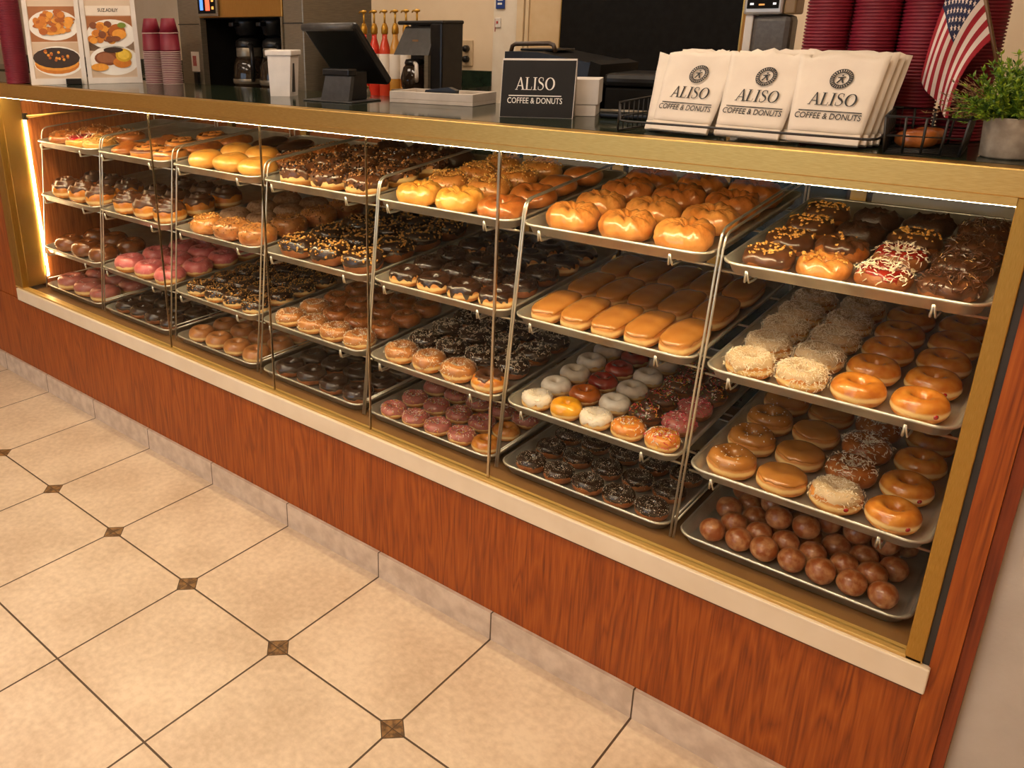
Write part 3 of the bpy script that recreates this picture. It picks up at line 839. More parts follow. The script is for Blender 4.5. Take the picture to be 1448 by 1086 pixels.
kind('choc_lump', 'chocolate_donut', 'lumpy chocolate donut with nut bits', 'donut', mk_ring(D_YEAST, dict(m=I_MILK, lo=2, drip=24), [CR(120, T_CRUMB, size=1.1, vlo=15, vhi=165), ('chocolate_bits', dict(mats=I_CHOC, kind='chunk', count=90, size=1.3, vlo=10, vhi=165))], R=.0285, rt=.0215, hs=.84, **LUMP), .122)
kind('peanut', 'peanut_donut', 'chocolate donut with chopped peanuts', 'donut', mk_ring(D_BROWN, dict(m=I_CHOC, lo=-2, drip=20), [NU(130, size=1.15, vlo=5, vhi=165)], R=.0285, rt=.0215, hs=.82, **LUMP), .118)
kind('peanut_s', 'peanut_donut', 'chocolate donut with peanut crumbs', 'donut', mk_ring(D_YEAST, dict(m=I_CHOC, lo=6, drip=18), [CR(150, T_NUT, size=.8, vlo=15, vhi=165)], **YE), .098)
kind('sugar_ring', 'crumb_donut', 'tan cake donut with sugar crumbs', 'donut', mk_ring(D_YEAST, dict(m=I_CARA, lo=4, drip=10), [CR(150, T_SUGAR, size=.7, vlo=5, vhi=172), SH(60, T_SUGAR, size=.5, vlo=5, vhi=170)], **CAKE), .1)
kind('brown_ring', 'crumb_donut', 'brown cinnamon crumb ring donut', 'donut', mk_ring(D_CARB, None, [CR(140, T_CRUMB, size=.7, vlo=5, vhi=172), SH(50, T_TOAST, size=.45, vlo=5, vhi=170)], **CAKE), .1)
kind('choc', 'chocolate_donut', 'smooth chocolate iced ring donut', 'donut', mk_ring(D_BROWN, dict(m=I_CHOC, lo=-2, drip=12), [], **CAKE), .098)
kind('puff', 'glazed_puff', 'puffy golden glazed bun', 'pastry', mk_bun(D_GOLD, None, None, a=.046, b=.05, h=.05, e1=.9, amp=.003, freq=28, dimple=.006), .13)
kind('log', 'chocolate_log', 'long chocolate glazed log', 'pastry', mk_bun(D_BROWN, dict(m=I_CHOC, lo=0, drip=10, hi=89, nu=64), a=.04, b=.085, h=.056, e1=.8, e2=.8, amp=.002, freq=40), .1)
kind('nut_log', 'nut_log', 'long brown log with nut crumbs', 'pastry', mk_bun(D_CARB, None, [CR(160, T_CRUMB, size=1.2, vlo=5, vhi=88)], a=.04, b=.085, h=.05, e1=.8, e2=.8, amp=.002, freq=40), .1)
kind('crumb_bun', 'crumb_bun', 'wide bun covered in brown crumbs', 'pastry', mk_ring(D_CARB, dict(m=I_CARA, lo=12, drip=12), [CR(230, T_CRUMB, size=.9, vlo=5, vhi=172), CR(70, T_NUT, size=.9, vlo=15, vhi=165)], R=.027, rt=.023, hs=.76, amp=.0016), .126)
kind('sugar_bun', 'sugared_donut', 'round sugar dusted donut', 'donut', mk_ring(D_SUGAR, None, None, R=.027, rt=.0232, hs=.78, amp=.0012), .112)
kind('plain', 'glazed_donut', 'plain pale glazed cake donut', 'donut', mk_ring(D_PLAIN, None, [], R=.0285, rt=.0212, hs=.86, amp=.0007), .098)
kind('cinn', 'cinnamon_roll', 'large glazed cinnamon roll', 'pastry', mk_bun(D_CARA, None, None, mats=[D_CARA, CINN], spiral=(2.6, .0048), nu=72, nv=44, a=.05, b=.05, h=.036, e1=.62), .150)
kind('twist', 'brown_twist', 'dark brown glazed twist', 'pastry', mk_bun(D_CARB, None, None, a=.04, b=.075, h=.045, e1=.9, e2=.9, amp=.005, freq=45, spiral=(3, .003)), .1)
kind('choc_roll', 'chocolate_roll', 'chocolate swirl topped roll', 'pastry', mk_bun(D_GLAZED, dict(m=I_MILK, lo=18, drip=12, hi=89, nv=34, nu=64), None, spiral=(2.4, .0062), nu=56, nv=30, a=.05, b=.05, h=.066, e1=.8), .118)
kind('pink', 'pink_donut', 'bright pink iced ring donut', 'donut', mk_ring(D_YEAST, dict(m=I_PINK, lo=2, drip=16), [SH(70, T_PINKD, size=.6, vlo=15, vhi=165)], **YE), .112)
kind('dark', 'chocolate_donut', 'dark glossy chocolate cake donut', 'donut', mk_ring(D_BROWN, dict(m=I_CHOC, lo=-6, drip=8), [], R=.0285, rt=.0212, hs=.8, amp=.001), .096)
kind('danish', 'danish', 'round brown glazed danish', 'pastry', mk_bun(D_CARB, None, [CR(40, T_CRUMB, size=1.2, vlo=30, vhi=88)], a=.05, b=.05, h=.04, e1=.7, spiral=(1.5, .003), nu=56, nv=24), .132)
kind('jam', 'jam_danish', 'round danish with red jam', 'pastry', mk_bun(D_GOLD, dict(m=JAM, lo=44, drip=10, hi=89), [('icing_threads', dict(mats=T_COCO, kind='shred', count=14, size=1.4, vlo=40, vhi=88))], a=.05, b=.05, h=.034, e1=.65), .132)
kind('lattice', 'lattice_danish', 'round danish with yellow lattice icing', 'pastry', mk_bun(D_GOLD, dict(m=I_CREAM, lo=30, drip=12, hi=89), [('icing_threads', dict(mats=T_NUT, kind='shred', count=60, size=1.6, vlo=20, vhi=88))], a=.05, b=.05, h=.036, e1=.65), .136)
kind('brown_ball', 'glazed_bun', 'round dark caramel glazed bun', 'pastry', mk_ring(D_DARKB, None, None, R=.025, rt=.025, hs=.76, amp=.002, freq=30), .118)
kind('pink_plain', 'pink_donut', 'dusky pink iced ring donut', 'donut', mk_ring(D_PLAIN, dict(m=I_DUSTP, lo=6, drip=12), [SP(20, [SPK[0], SPK[1]], size=.6)], **YE), .118)

# what lies on each tray: columns from left to right, each listed from the front row back; last number = row pitch
def cols(*c): return list(c)
L_ = {
 (6,0): (cols(['choc_nut']*4, ['cara_nut','cara','choc_spike','choc_spike'][:4], ['red_coco','red_coco','choc_nut','choc_spike'], ['choc_shave']*4), .132, 'assorted chocolate and coconut donuts'),
 (6,1): (cols(['coconut']*5, ['coconut']*5, ['glazed']*5, ['jelly','jelly','glazed','glazed','glazed']), .112, 'coconut and glazed donuts'),
 (6,2): (cols(['maple_ring']*4, ['maple_bun']*4, ['coco_jelly','coco_crumb','coco_crumb','coco_crumb'], ['jelly','jelly','glazed','glazed']), .118, 'maple, coconut and jelly donuts'),
 (5,0): (cols(['cruller','cruller','cruller_b','cruller_b'], ['cruller','cruller','cruller_b','cruller_b'], ['cruller','cruller','cruller_b','cruller_b']), .138, 'caramel glazed crullers'),
 (5,1): (cols(*[['maple_bar']*3]*5), .178, 'long maple bars'),
 (5,2): (cols(['white_coco','white','white','white','white'], ['yellow','amber','red','red','red'], ['white_coco','white','white','white','white'], ['spr_orange','spr_choc','spr_choc','spr_choc','spr_choc'], ['spr_white','spr_pink','spr_pink','spr_choc','spr_choc']), .094, 'white, yellow, red and sprinkled donuts'),
 (5,3): (cols(*[['choc_fleck']*4]*5), .098, 'flecked chocolate donuts'),
 (4,0): (cols(['yel_cruller','crumb_ring','crumb_ring','crumb_ring'], ['yel_cruller','crumb_ring','crumb_ring','crumb_ring'], ['red_cruller','red_cruller','brown_bun','brown_bun']), .138, 'yellow and brown crullers'),
 (4,1): (cols(*[['choc_drip','choc_crumb','choc_crumb','choc_drip','choc_drip']]*4), .108, 'chocolate dripped donuts'),
 (4,2): (cols(['nut_tan','choc_coco','choc_coco','choc_coco'], ['nut_tan','choc_coco','choc_coco','choc_coco'], ['nut_tan','choc_coco','choc_coco','choc_coco'], ['half','choc_coco','choc_coco','choc_coco']), .108, 'coconut and chocolate donuts'),
 (4,3): (cols(['pink_spr','pink_spr','pink_plain'], ['pink_spr']*3, ['pink_spr']*3, ['pink_spr']*3, ['hole_glazed','hole_glazed','pink_spr']), .1, 'pink sprinkled donuts'),
 (3,0): (cols(*[['choc_lump','choc_lump','choc_lump','choc_spike']]*3), .134, 'lumpy chocolate donuts'),
 (3,1): (cols(*[['peanut']*4]*3), .126, 'peanut chocolate donuts'),
 (3,2): (cols(['sugar_ring','sugar_ring','brown_ring','brown_ring'], ['sugar_ring','brown_ring','brown_ring','brown_ring'], ['sugar_ring','brown_ring','brown_ring','brown_ring'], ['sugar_ring','brown_ring','brown_ring','brown_ring']), .108, 'tan crumb donuts'),
 (3,3): (cols(*[['choc']*3]*4), .108, 'smooth chocolate donuts'),
 (2,0): (cols(['puff','puff','log'], ['puff','puff','log'], ['puff','nut_log','nut_log']), .138, 'golden puffs and chocolate logs'),
 (2,1): (cols(['crumb_ring','sugar_bun','sugar_bun','sugar_bun'], ['crumb_bun','sugar_bun','sugar_bun','sugar_bun'], ['crumb_bun','crumb_bun','crumb_bun','crumb_bun']), .13, 'sugared and crumb buns'),
 (2,2): (cols(*[['peanut_s']*4]*4), .108, 'peanut crumb donuts'),
 (2,3): (cols(*[['plain']*3]*4), .108, 'plain glazed donuts'),
 (1,0): (cols(['twist','twist'], ['cinn','cinn','cinn'], ['cinn','twist','twist']), .15, 'cinnamon rolls'),
 (1,1): (cols(*[['choc_roll']*3]*3), .124, 'chocolate swirl rolls'),
 (1,2): (cols(*[['pink']*4]*3), .122, 'bright pink donuts'),
 (1,3): (cols(*[['dark']*3]*4), .108, 'dark chocolate donuts'),
 (0,0): (cols(['danish','danish'], ['jam','danish'], ['lattice','danish']), .14, 'assorted danish pastries'),
 (0,1): (cols(['choc_roll','choc_roll'], ['choc_roll','choc_roll'], ['choc_roll','choc_roll']), .128, 'chocolate swirl rolls'),
 (0,2): (cols(['brown_ball']*2, ['brown_ball']*2, ['brown_ball']*2), .13, 'dark caramel buns'),
 (0,3): (cols(['pink_plain']*2, ['pink_plain']*2, ['pink_plain']*2), .13, 'dusky pink donuts'),
}
CONT = {k: v[2] for k, v in L_.items()}
CONT[(6, 3)] = 'glazed donut holes'
NTH = ['first', 'second', 'third', 'fourth', 'fifth', 'sixth', 'seventh', 'eighth', 'ninth']
ROW = ['front row', 'second row', 'third row', 'fourth row', 'fifth row', 'sixth row', 'seventh row', 'eighth row']
LUMPY = ('choc_nut', 'cara_nut', 'cara', 'choc_spike', 'choc_shave', 'choc_lump', 'peanut', 'crumb_ring', 'crumb_bun', 'choc_crumb', 'choc_coco', 'red_coco', 'coconut')
PROTO = {}
def proto(code, seed):
    if (code, seed) not in PROTO:
        PROTO[(code, seed)] = KIND[code][3](seed*13+len(code))
    return PROTO[(code, seed)]

def place(code, frame, x, y, rz, sc, label, group, seed, z=.0042, rot=None):
    name, look, cat, mk, dia = KIND[code]
    parts = proto(code, seed)
    o = link(name, parts[0][1])
    R = Matrix.Rotation(rz, 4, 'Z') if rot is None else rot
    o.matrix_world = frame @ Matrix.Translation((x, y, z)) @ R @ Matrix.Scale(sc, 4)
    tag(o, label, cat, group)
    for nm, me, kd in parts[1:]:
        p = link(nm, me, o)
        if kd: p['kind'] = kd
    return o

def add_pastries():
    rnd = random.Random(5)
    for (c, r), (columns, pitch, cont) in L_.items():
        fr = tray_frame(c, r)
        n = len(columns)
        margin = .0225
        w = (TW-2*margin)/n
        for i, col in enumerate(columns):
            y = .0225
            for j, code in enumerate(col):
                name, look, cat, mk, dia = KIND[code]
                long_ = code in ('maple_bar', 'log', 'nut_log', 'twist')
                half_d = {'maple_bar': .086, 'log': .085, 'nut_log': .085, 'twist': .075}.get(code, dia/2)
                scl = 1.0 if long_ or code == 'hole' else dia/.1
                if not long_: scl = min(scl*1.05, (w*(.925 if 'cruller' in code or 'twist' in code else (.93 if code in LUMPY else .952)))/.1)
                if long_: half_d *= 1.0
                hd = half_d if long_ else scl*(.0545 if 'cruller' in code or code in LUMPY else .0522)
                yy = y + hd + .002
                y += max(2*hd + .001, pitch*.985 if not long_ else 2*hd+.004)
                if yy + hd > TD - .015: break
                x = margin + w*(i+.5) + rnd.uniform(-.0012, .0012)
                rz = rnd.uniform(0, 2*pi)
                if long_: rz = rnd.uniform(-.04, .04)
                if code in ('jelly', 'coco_jelly'): rz = -.95 + rnd.uniform(-.15, .15)
                if n*w > 0 and long_ and 2*.0395 > w: scl = w/.081
                lab = '%s, %s from left, %s, %s tray, %s rack' % (look, NTH[i], ROW[j], TIER[r], RACK[c])
                place(code, fr, x, yy + rnd.uniform(-.0008, .0008), rz, scl, lab, '%s on the %s tray of the %s rack' % (cont, TIER[r], RACK[c]), 1+(rnd.randrange(2) if code not in ('maple_bar',) else rnd.randrange(3)))
    # the heap of donut holes on the bottom tray of the rightmost rack
    fr = tray_frame(6, 3)
    g = 'donut holes heaped on the bottom tray of the rightmost rack'
    d = .0575
    rows = 6
    for j in range(rows):
        n = 7 if j % 2 == 0 else 6
        for i in range(n):
            x = .060 + (i + (0 if j % 2 == 0 else .5))*(TW-.12)/6 + rnd.uniform(-.002, .002)
            y = .060 + j*d*.93 + rnd.uniform(-.002, .002)
            rot = Matrix.Rotation(rnd.uniform(0, 6), 4, 'Z')
            place('hole', fr, x, y, 0, 1.20+rnd.uniform(-.06, .03), 'glazed donut hole on the pan, %s from left, %s, bottom tray, rightmost rack' % (NTH[i], ROW[j]), g, 1+rnd.randrange(3), rot=rot)
    for j in range(1, rows-1):
        for i in range(6):
            if rnd.random() < (.62 if j > 1 else .3):
                x = .060 + (i + (.5 if j % 2 == 0 else 1.0))*(TW-.12)/6 + rnd.uniform(-.003, .003)
                if x > TW-.05: continue
                y = .060 + (j+.45)*d*.93 + rnd.uniform(-.003, .003)
                place('hole', fr, x, y, 0, 1.16, 'glazed donut hole lying on top, %s from left, above %s, rightmost bottom tray' % (NTH[i], ROW[j]), g, 1+rnd.randrange(3), z=.0440, rot=Matrix.Rotation(rnd.uniform(0, 6), 4, 'Z'))
add_trays()
add_racks()
add_pastries()
# ------------------------------------------------------------------ lettering
def sweep2d(pts, ws):
    """a flat ribbon along pts with half widths ws, as a list of polygons"""
    n = len(pts); L = []; R_ = []
    for i in range(n):
        a = Vector(pts[max(0, i-1)]); c = Vector(pts[min(n-1, i+1)])
        d = (c-a).normalized(); nn = Vector((-d.y, d.x)); p = Vector(pts[i])
        L.append(p+nn*ws[i]); R_.append(p-nn*ws[i])
    return [[tuple(L[i]), tuple(R_[i]), tuple(R_[i+1]), tuple(L[i+1])] for i in range(n-1)]

def rect(a, b, c, d): return [(a, b), (c, b), (c, d), (a, d)]
def serif_letters(word):
    """roman capitals one unit high; returns polygons and total width"""
    polys = []; x = 0
    for ch in word:
        P = []
        if ch == 'A':
            w = .86
            P += [[(.06, 0), (.12, 0), (.45, .93), (.41, 1.0)], [(.38, 1.0), (.49, 1.0), (.80, 0), (.65, 0)]]
            P += [rect(.22, .30, .64, .355), rect(-.02, 0, .22, .04), rect(.55, 0, .90, .04)]
        elif ch == 'L':
            w = .70
            P += [rect(.10, 0, .24, 1), rect(0, .96, .34, 1), rect(0, 0, .62, .045), [(.58, .045), (.62, .045), (.65, .26), (.62, .26)]]
        elif ch == 'I':
            w = .40
            P += [rect(.11, 0, .25, 1), rect(0, .96, .36, 1), rect(0, 0, .36, .04)]
        elif ch == 'S':
            w = .66
            cp = [(.50, .80), (.46, .93), (.31, .985), (.14, .92), (.10, .76), (.18, .62), (.34, .53), (.48, .42), (.53, .26), (.46, .10), (.29, .02), (.11, .06), (.06, .22)]
            pts = []; ws = []
            for i in range(len(cp)-1):
                p0, p1, p2, p3 = [Vector(cp[max(0, min(len(cp)-1, i+k))]) for k in (-1, 0, 1, 2)]
                for k in range(4):
                    t = k/4
                    pts.append(.5*((2*p1)+(p2-p0)*t+(2*p0-5*p1+4*p2-p3)*t*t+(3*p1-p0-3*p2+p3)*t**3))
                    f = (i+t)/(len(cp)-1)
                    ws.append(.022+.052*math.exp(-((f-.5)/.2)**2))
            P += sweep2d(pts, ws)
            P += [rect(.47, .72, .505, .98), rect(.05, .02, .085, .28)]
        elif ch == 'O':
            w = .98
            pts = []; ws = []
            for k in range(33):
                a = 2*pi*k/32
                pts.append((.45+.37*cos(a), .5+.47*sin(a))); ws.append(.025+.055*abs(cos(a))**1.5)
            P += sweep2d(pts, ws)
        else:
            w = .4
        for q in P: polys.append([(a+x, b) for a, b in q])
        x += w + .03
    return polys, x-.03

def text_polys(txt, size, parent, m, name, loc_m, align='CENTER', xs=1.0, shear=0.0, bold=0.0):
    cu = bpy.data.curves.new('lettering_curve', 'FONT')
    cu.body = txt; cu.size = size; cu.align_x = align; cu.shear = shear; cu.offset = bold
    cu.resolution_u = 3; cu.extrude = size*.012
    tmp = bpy.data.objects.new('lettering_tmp', cu); COL.objects.link(tmp)
    dg = bpy.context.evaluated_depsgraph_get()
    me = bpy.data.meshes.new_from_object(tmp.evaluated_get(dg))
    bpy.data.objects.remove(tmp); bpy.data.curves.remove(cu)
    me.name = name
    me.transform(loc_m @ Matrix.Scale(xs, 4, (1, 0, 0)))
    me.materials.clear(); me.materials.append(m)
    return link(name, me, parent)

def flat_polys(mb, polys, mtx, t=.0003, mi=0):
    """polygons in local xy laid on a surface with a hair of thickness"""
    for q in polys:
        n = len(q)
        vs = [mtx @ Vector((a, b, t)) for a, b in q] + [mtx @ Vector((a, b, 0)) for a, b in q]
        mb.add(vs, [list(range(n)), list(range(2*n-1, n-1, -1))] + [(i, n+i, n+(i+1) % n, (i+1) % n) for i in range(n)], mi)

def wordmark(parent, m, mtx, width, emblem=False, shear=0.0):
    """ALISO over a rule over COFFEE & DONUTS, centred on the local origin (x right, y up)"""
    polys, w = serif_letters('ALISO')
    k = width*.76/w
    mb = MB()
    flat_polys(mb, [[((a-w/2)*k + shear*b*k, b*k*1.12) for a, b in q] for q in polys], mtx)
    mb.build('lettering', m, parent)
    mb = MB(); flat_polys(mb, [rect(-width/2, -.115*width, width/2, -.098*width)], mtx); mb.build('rule', m, parent)
    text_polys('COFFEE & DONUTS', width*.150, parent, m, 'small_lettering', mtx @ Matrix.Translation((-shear*.02, -.245*width, 0)), xs=.80, shear=shear*.9, bold=width*.0006)
    if emblem:
        mb = MB()
        cy = .49*width; R0 = .180*width
        def ring(r0, r1, n=40):
            return [[(r0*cos(2*pi*i/n), cy+r0*sin(2*pi*i/n)), (r1*cos(2*pi*i/n), cy+r1*sin(2*pi*i/n)), (r1*cos(2*pi*(i+1)/n), cy+r1*sin(2*pi*(i+1)/n)), (r0*cos(2*pi*(i+1)/n), cy+r0*sin(2*pi*(i+1)/n))] for i in range(n)]
        P = ring(R0*.93, R0) + ring(R0*.62, R0*.70)
        for i in range(26):                                     # ticks between the two rings
            a = 2*pi*i/26; b = a + 2*pi/26*.62
            P.append([(R0*.70*cos(a), cy+R0*.70*sin(a)), (R0*.93*cos(a), cy+R0*.93*sin(a)), (R0*.93*cos(b), cy+R0*.93*sin(b)), (R0*.70*cos(b), cy+R0*.70*sin(b))])
        # small striding figure in the middle
        fig = [[(-.08, .30), (.10, .32), (.12, .48), (-.06, .46)], [(-.40, .18), (-.36, .06), (.34, .16), (.36, .28)], [(-.16, .12), (.16, .14), (.14, -.10), (-.14, -.10)],
               [(-.14, -.08), (.02, -.10), (-.22, -.50), (-.40, -.46)], [(.0, -.10), (.15, -.08), (.36, -.44), (.20, -.50)]]
        P += [[(a*R0*.9, cy+b*R0*.9) for a, b in q] for q in fig]
        flat_polys(mb, [[(a+shear*(b), b) for a, b in q] for q in P], mtx)
        mb.build('emblem', m, parent)

ZT = 1.3334
def yaw(p, q): return math.atan2(q[1]-p[1], q[0]-p[0])

# ------------------------------------------------------------------ on the counter: the sign and its neighbours
def tent_sign():
    a = yaw((2.277, .126), (2.432, .188))
    t = thing('counter_sign', 'black folded counter sign with white ALISO lettering', 'sign', (2.277, .126, ZT), a)
    w, h, lean = .168, .128, .020
    mb = MB(); mb.add([(0, 0, 0), (w, 0, 0), (w, lean, h), (0, lean, h), (0, .003, 0), (w, .003, 0), (w, lean+.003, h), (0, lean+.003, h)],
        [(0, 1, 2, 3), (5, 4, 7, 6), (0, 3, 7, 4), (1, 5, 6, 2), (3, 2, 6, 7), (0, 4, 5, 1)])
    mb.build('front_board', WHITEP, t)
    mb = MB(); nx = Vector((0, -h, lean)).normalized()
    fm = Matrix(((1, 0, 0, 0), (0, lean/h, nx.y, 0), (0, 1, nx.z, 0), (0, 0, 0, 1)))
    mb2 = MB(); flat_polys(mb2, [rect(.0012, .0005, w-.0015, h-.004)], fm, .0006); mb2.build('face', SIGNB, t)
    wordmark(t, WHITEI, fm @ Matrix.Translation((w*.47, h*.47, .0007)), .120)
    mb = MB(); mb.add([(0, .045, 0), (w, .045, 0), (w, lean+.003, h), (0, lean+.003, h), (0, .048, 0), (w, .048, 0), (w, lean+.006, h), (0, lean+.006, h)],
        [(3, 2, 1, 0), (4, 5, 6, 7), (0, 4, 7, 3), (1, 2, 6, 5), (3, 7, 6, 2), (0, 1, 5, 4)])
    mb.build('back_board', WHITEP, t)
tent_sign()
wb = thing('white_box', 'plain white cardboard box behind the black counter sign', 'box', (2.398, .236, ZT), .40)
MB().box((0, 0, .026), (.062, .10, .082), bev=.001).build('upper_box', WHITEP, wb)
MB().box((.002, .002, 0), (.058, .098, .0255), bev=.001).build('lower_box', WHITEP, wb)
sl = thing('card_reader', 'flat black card reader lying right of the white box', 'card reader', (2.505, .275, ZT), .15)
MB().box((-.04, -.03, 0), (.085, .05, .014), bev=.005).build('body', BLACKP, sl)
MB().tube([(-.036, -.032, .017), (.08, -.032, .017)], .0035).build('edge_bar', STAINLESS, sl)

def tablet():
    t = thing('till_screen', 'black till screen seen from behind on its stand', 'till', (1.690, .185, ZT), .05)
    # stand: wedge with a sloping front plate, on a thin foot
    MB().box((-.11, -.028, 0), (.075, .10, .004), bev=.0015).build('foot', GREYP, t)
    MB().prism([(-.055, .004), (.05, .004), (.062, .07), (-.035, .07)], -.012, .002, mat=Matrix.Identity(4)).build('stand_plate', GREYP, t)
    MB().box((-.045, .003, .004), (.05, .07, .082), bev=.004).build('stand_body', BLACKP, t)
    MB().box((-.044, -.016, .070), (.056, .02, .090), bev=.004).build('hinge', BLACKP, t)
    tm = Matrix.Translation((0, -.01, .195)) @ Matrix.Rotation(radians(44), 4, 'X')
    # slab hangs from its upper edge towards the far side
    MB().box((-.118, -.004, -.215), (.075, .022, .004), bev=.009, mat=tm).build('screen_body', BLACKP, t)
    MB().box((-.108, .022, -.205), (.065, .0228, -.006), mat=tm).build('screen', BLACKM, t)
    MB().tube([tm @ Vector((-.112, .0, .004)), tm @ Vector((.069, .0, .004))], .011, 10).build('hinge_bar', GREYP, t)
tablet()

def napkin_box():
    t = thing('napkin_dispenser', 'white napkin dispenser standing on the counter left of the till', 'dispenser', (1.385, .20, ZT), .42)
    mb = MB()
    prof = [(-.002, 0), (.062, 0), (.070, .118), (-.006, .118)]
    mb.prism(prof, 0, .062).build('body', WHITEP, t)
    MB().box((-.012, -.006, .118), (.076, .068, .134), bev=.003).build('lid', WHITEP, t)
    MB().box((.0632, .018, .012), (.0685, .030, .108)).build('slot', GASKET, t)
napkin_box()

def cash_tray():
    mw = mat('marbled_grey', srgb(176, 164, 150), srgb(198, 186, 172), rough=.5, scale=14)
    t = thing('counter_tray', 'pale marbled tray on the counter between till and sign', 'tray', (1.815, .262, ZT), .10)
    MB().box((0, 0, 0), (.268, .125, .010), bev=.001).build('base', mw, t)
    MB().box((0, 0, .0102), (.268, .012, .030), bev=.001).box((0, .113, .0102), (.268, .125, .030), bev=.001).box((0, .012, .0102), (.012, .113, .030)).box((.256, .012, .0102), (.268, .113, .030)).build('rim', mw, t)
    s = thing('stapler', 'black stapler lying on the pale marbled tray', 'stapler', (1.945, .325, ZT+.0105), .2)
    MB().box((-.05, -.014, 0), (.055, .014, .008), bev=.003).build('base', BLACKP, s)
    MB().prism([(-.045, .010), (.05, .012), (.052, .024), (.03, .032), (-.04, .024)], -.011, .011).build('arm', BLACKP, s)
    MB().box((-.03, -.0125, .008), (.02, -.0112, .014)).build('magazine', STAINLESS, s)
cash_tray()

# ------------------------------------------------------------------ bags in their wire holder
def bag_mesh(seed, w=.116, h=.17, tap=.012, wrink=1.0):
    rnd = random.Random(seed)
    nx, nz_ = 14, 16
    mb = MB()
    def pt(i, k, side):
        fx, fz = i/nx, k/nz_
        ww = w/2 + tap*fz
        x = (fx*2-1)*ww
        top = .006*noise.noise(Vector((fx*3+seed, seed*.7, 1)))+.003*noise.noise(Vector((fx*11+seed, 2, 1)))
        z = fz*(h + top*1.5)
        d = .0035*wrink*noise.noise(Vector((fx*3, fz*3.5, seed*2.3)))*(.25+fz) + .002*noise.noise(Vector((fx*7, fz*6, seed)))*fz
        th = .0052*(1-fz*.72)*(1-abs(fx*2-1)**6)
        y = -th + d if side == 0 else th + d*.7 + .0006
        return (x, y, z)
    F = [[pt(i, k, 0) for i in range(nx+1)] for k in range(nz_+1)]
    B = [[pt(i, k, 1) for i in range(nx+1)] for k in range(nz_+1)]
    vs = [p for r in F for p in r] + [p for r in B for p in r]
    n = nx+1; o = n*(nz_+1); fs = []
    for k in range(nz_):
        for i in range(nx):
            fs.append((k*n+i, k*n+i+1, (k+1)*n+i+1, (k+1)*n+i))
            fs.append((o+k*n+i+1, o+k*n+i, o+(k+1)*n+i, o+(k+1)*n+i+1))
        fs.append((o+k*n, k*n, (k+1)*n, o+(k+1)*n)); fs.append((k*n+nx, o+k*n+nx, o+(k+1)*n+nx, (k+1)*n+nx))
    for i in range(nx):
        fs.append((i+1, i, o+i, o+i+1)); a = nz_*n
        fs.append((a+i, a+i+1, o+a+i+1, o+a+i))
    mb.add(vs, fs, 0, True)
    return mb.mesh('paper', PAPER)

def bags():
    which = ['left', 'middle', 'right']
    spots = [(2.738, .060), (2.866, .052), (2.992, .052)]
    spine = math.radians(-27)
    for s, (x, y) in enumerate(spots):
        for k in range(4):
            ph = ['printed white paper bag in front, %s stack in the wire holder', 'white paper bag directly behind the printed front bag of the %s stack',
                  'white paper bag third from the front in the %s stack', 'white paper bag at the back of the %s stack'][k] % which[s]
            dx = [0, .008, .014, .020][k] if s != 0 else [0, -.020, .010, .016][k]
            t = thing('paper_bag', ph, 'bag', (x+dx, y+.0165*k, ZT+.0230), 0, 'paper bags in the wire holder')
            t.rotation_euler = (spine + .012*k, (0.02 if not (s == 0 and k == 1) else -.05) + .004*k, [-.05, .01, .08][s])
            link('paper', bag_mesh(s*7+k*3+1, h=.140-.002*k + (.005 if k else 0)), t)
            MB().box((-.057, -.0045, -.0195), (.057, .006, -.0005), bev=.002).build('folded_base', PAPER, t)
            if k == 0 or (s == 0 and k == 1):
                fm = Matrix(((1, 0, 0, 0.001), (0, 0, -1, -.0066), (0, 1, 0, .046), (0, 0, 0, 1)))
                if k == 0: wordmark(t, INK, fm, .098, True, .10)
    h = thing('bag_holder', 'black wire holder with a long front bar keeping the paper bags upright', 'holder', (0, 0, 0))
    MB().tube([(2.622, .036, ZT+.052), (2.624, .037, ZT+.022), (2.64, .034, ZT+.0205), (3.068, .0225, ZT+.0205), (3.078, .03, ZT+.0215), (3.082, .14, ZT+.023)], .0022, 8).build('front_bar', BLACKW, h)
    lf = MB()
    lf.tube([(2.620, .038, ZT+.0022), (2.620, .038, ZT+.056), (2.630, .165, ZT+.060), (2.630, .165, ZT+.0022)], .0020, 6)
    lf.tube([(2.620, .038, ZT+.028), (2.630, .165, ZT+.030)], .0013, 6)
    for k in range(1, 7):
        f = k/7
        lf.tube([(2.620+.01*f, .038+.127*f, ZT+.002), (2.620+.01*f, .038+.127*f, ZT+.056+.004*f)], .0011, 6)
    lf.tube([(2.620, .038, ZT+.0022), (2.630, .165, ZT+.0022)], .0020, 6)
    lf.build('side_frame', BLACKW, h)
    MB().tube([(2.630, .165, ZT+.0022), (3.082, .165, ZT+.0022), (3.082, .165, ZT+.062), (2.630, .165, ZT+.060)], .0020, 6).build('back_frame', BLACKW, h)
bags()

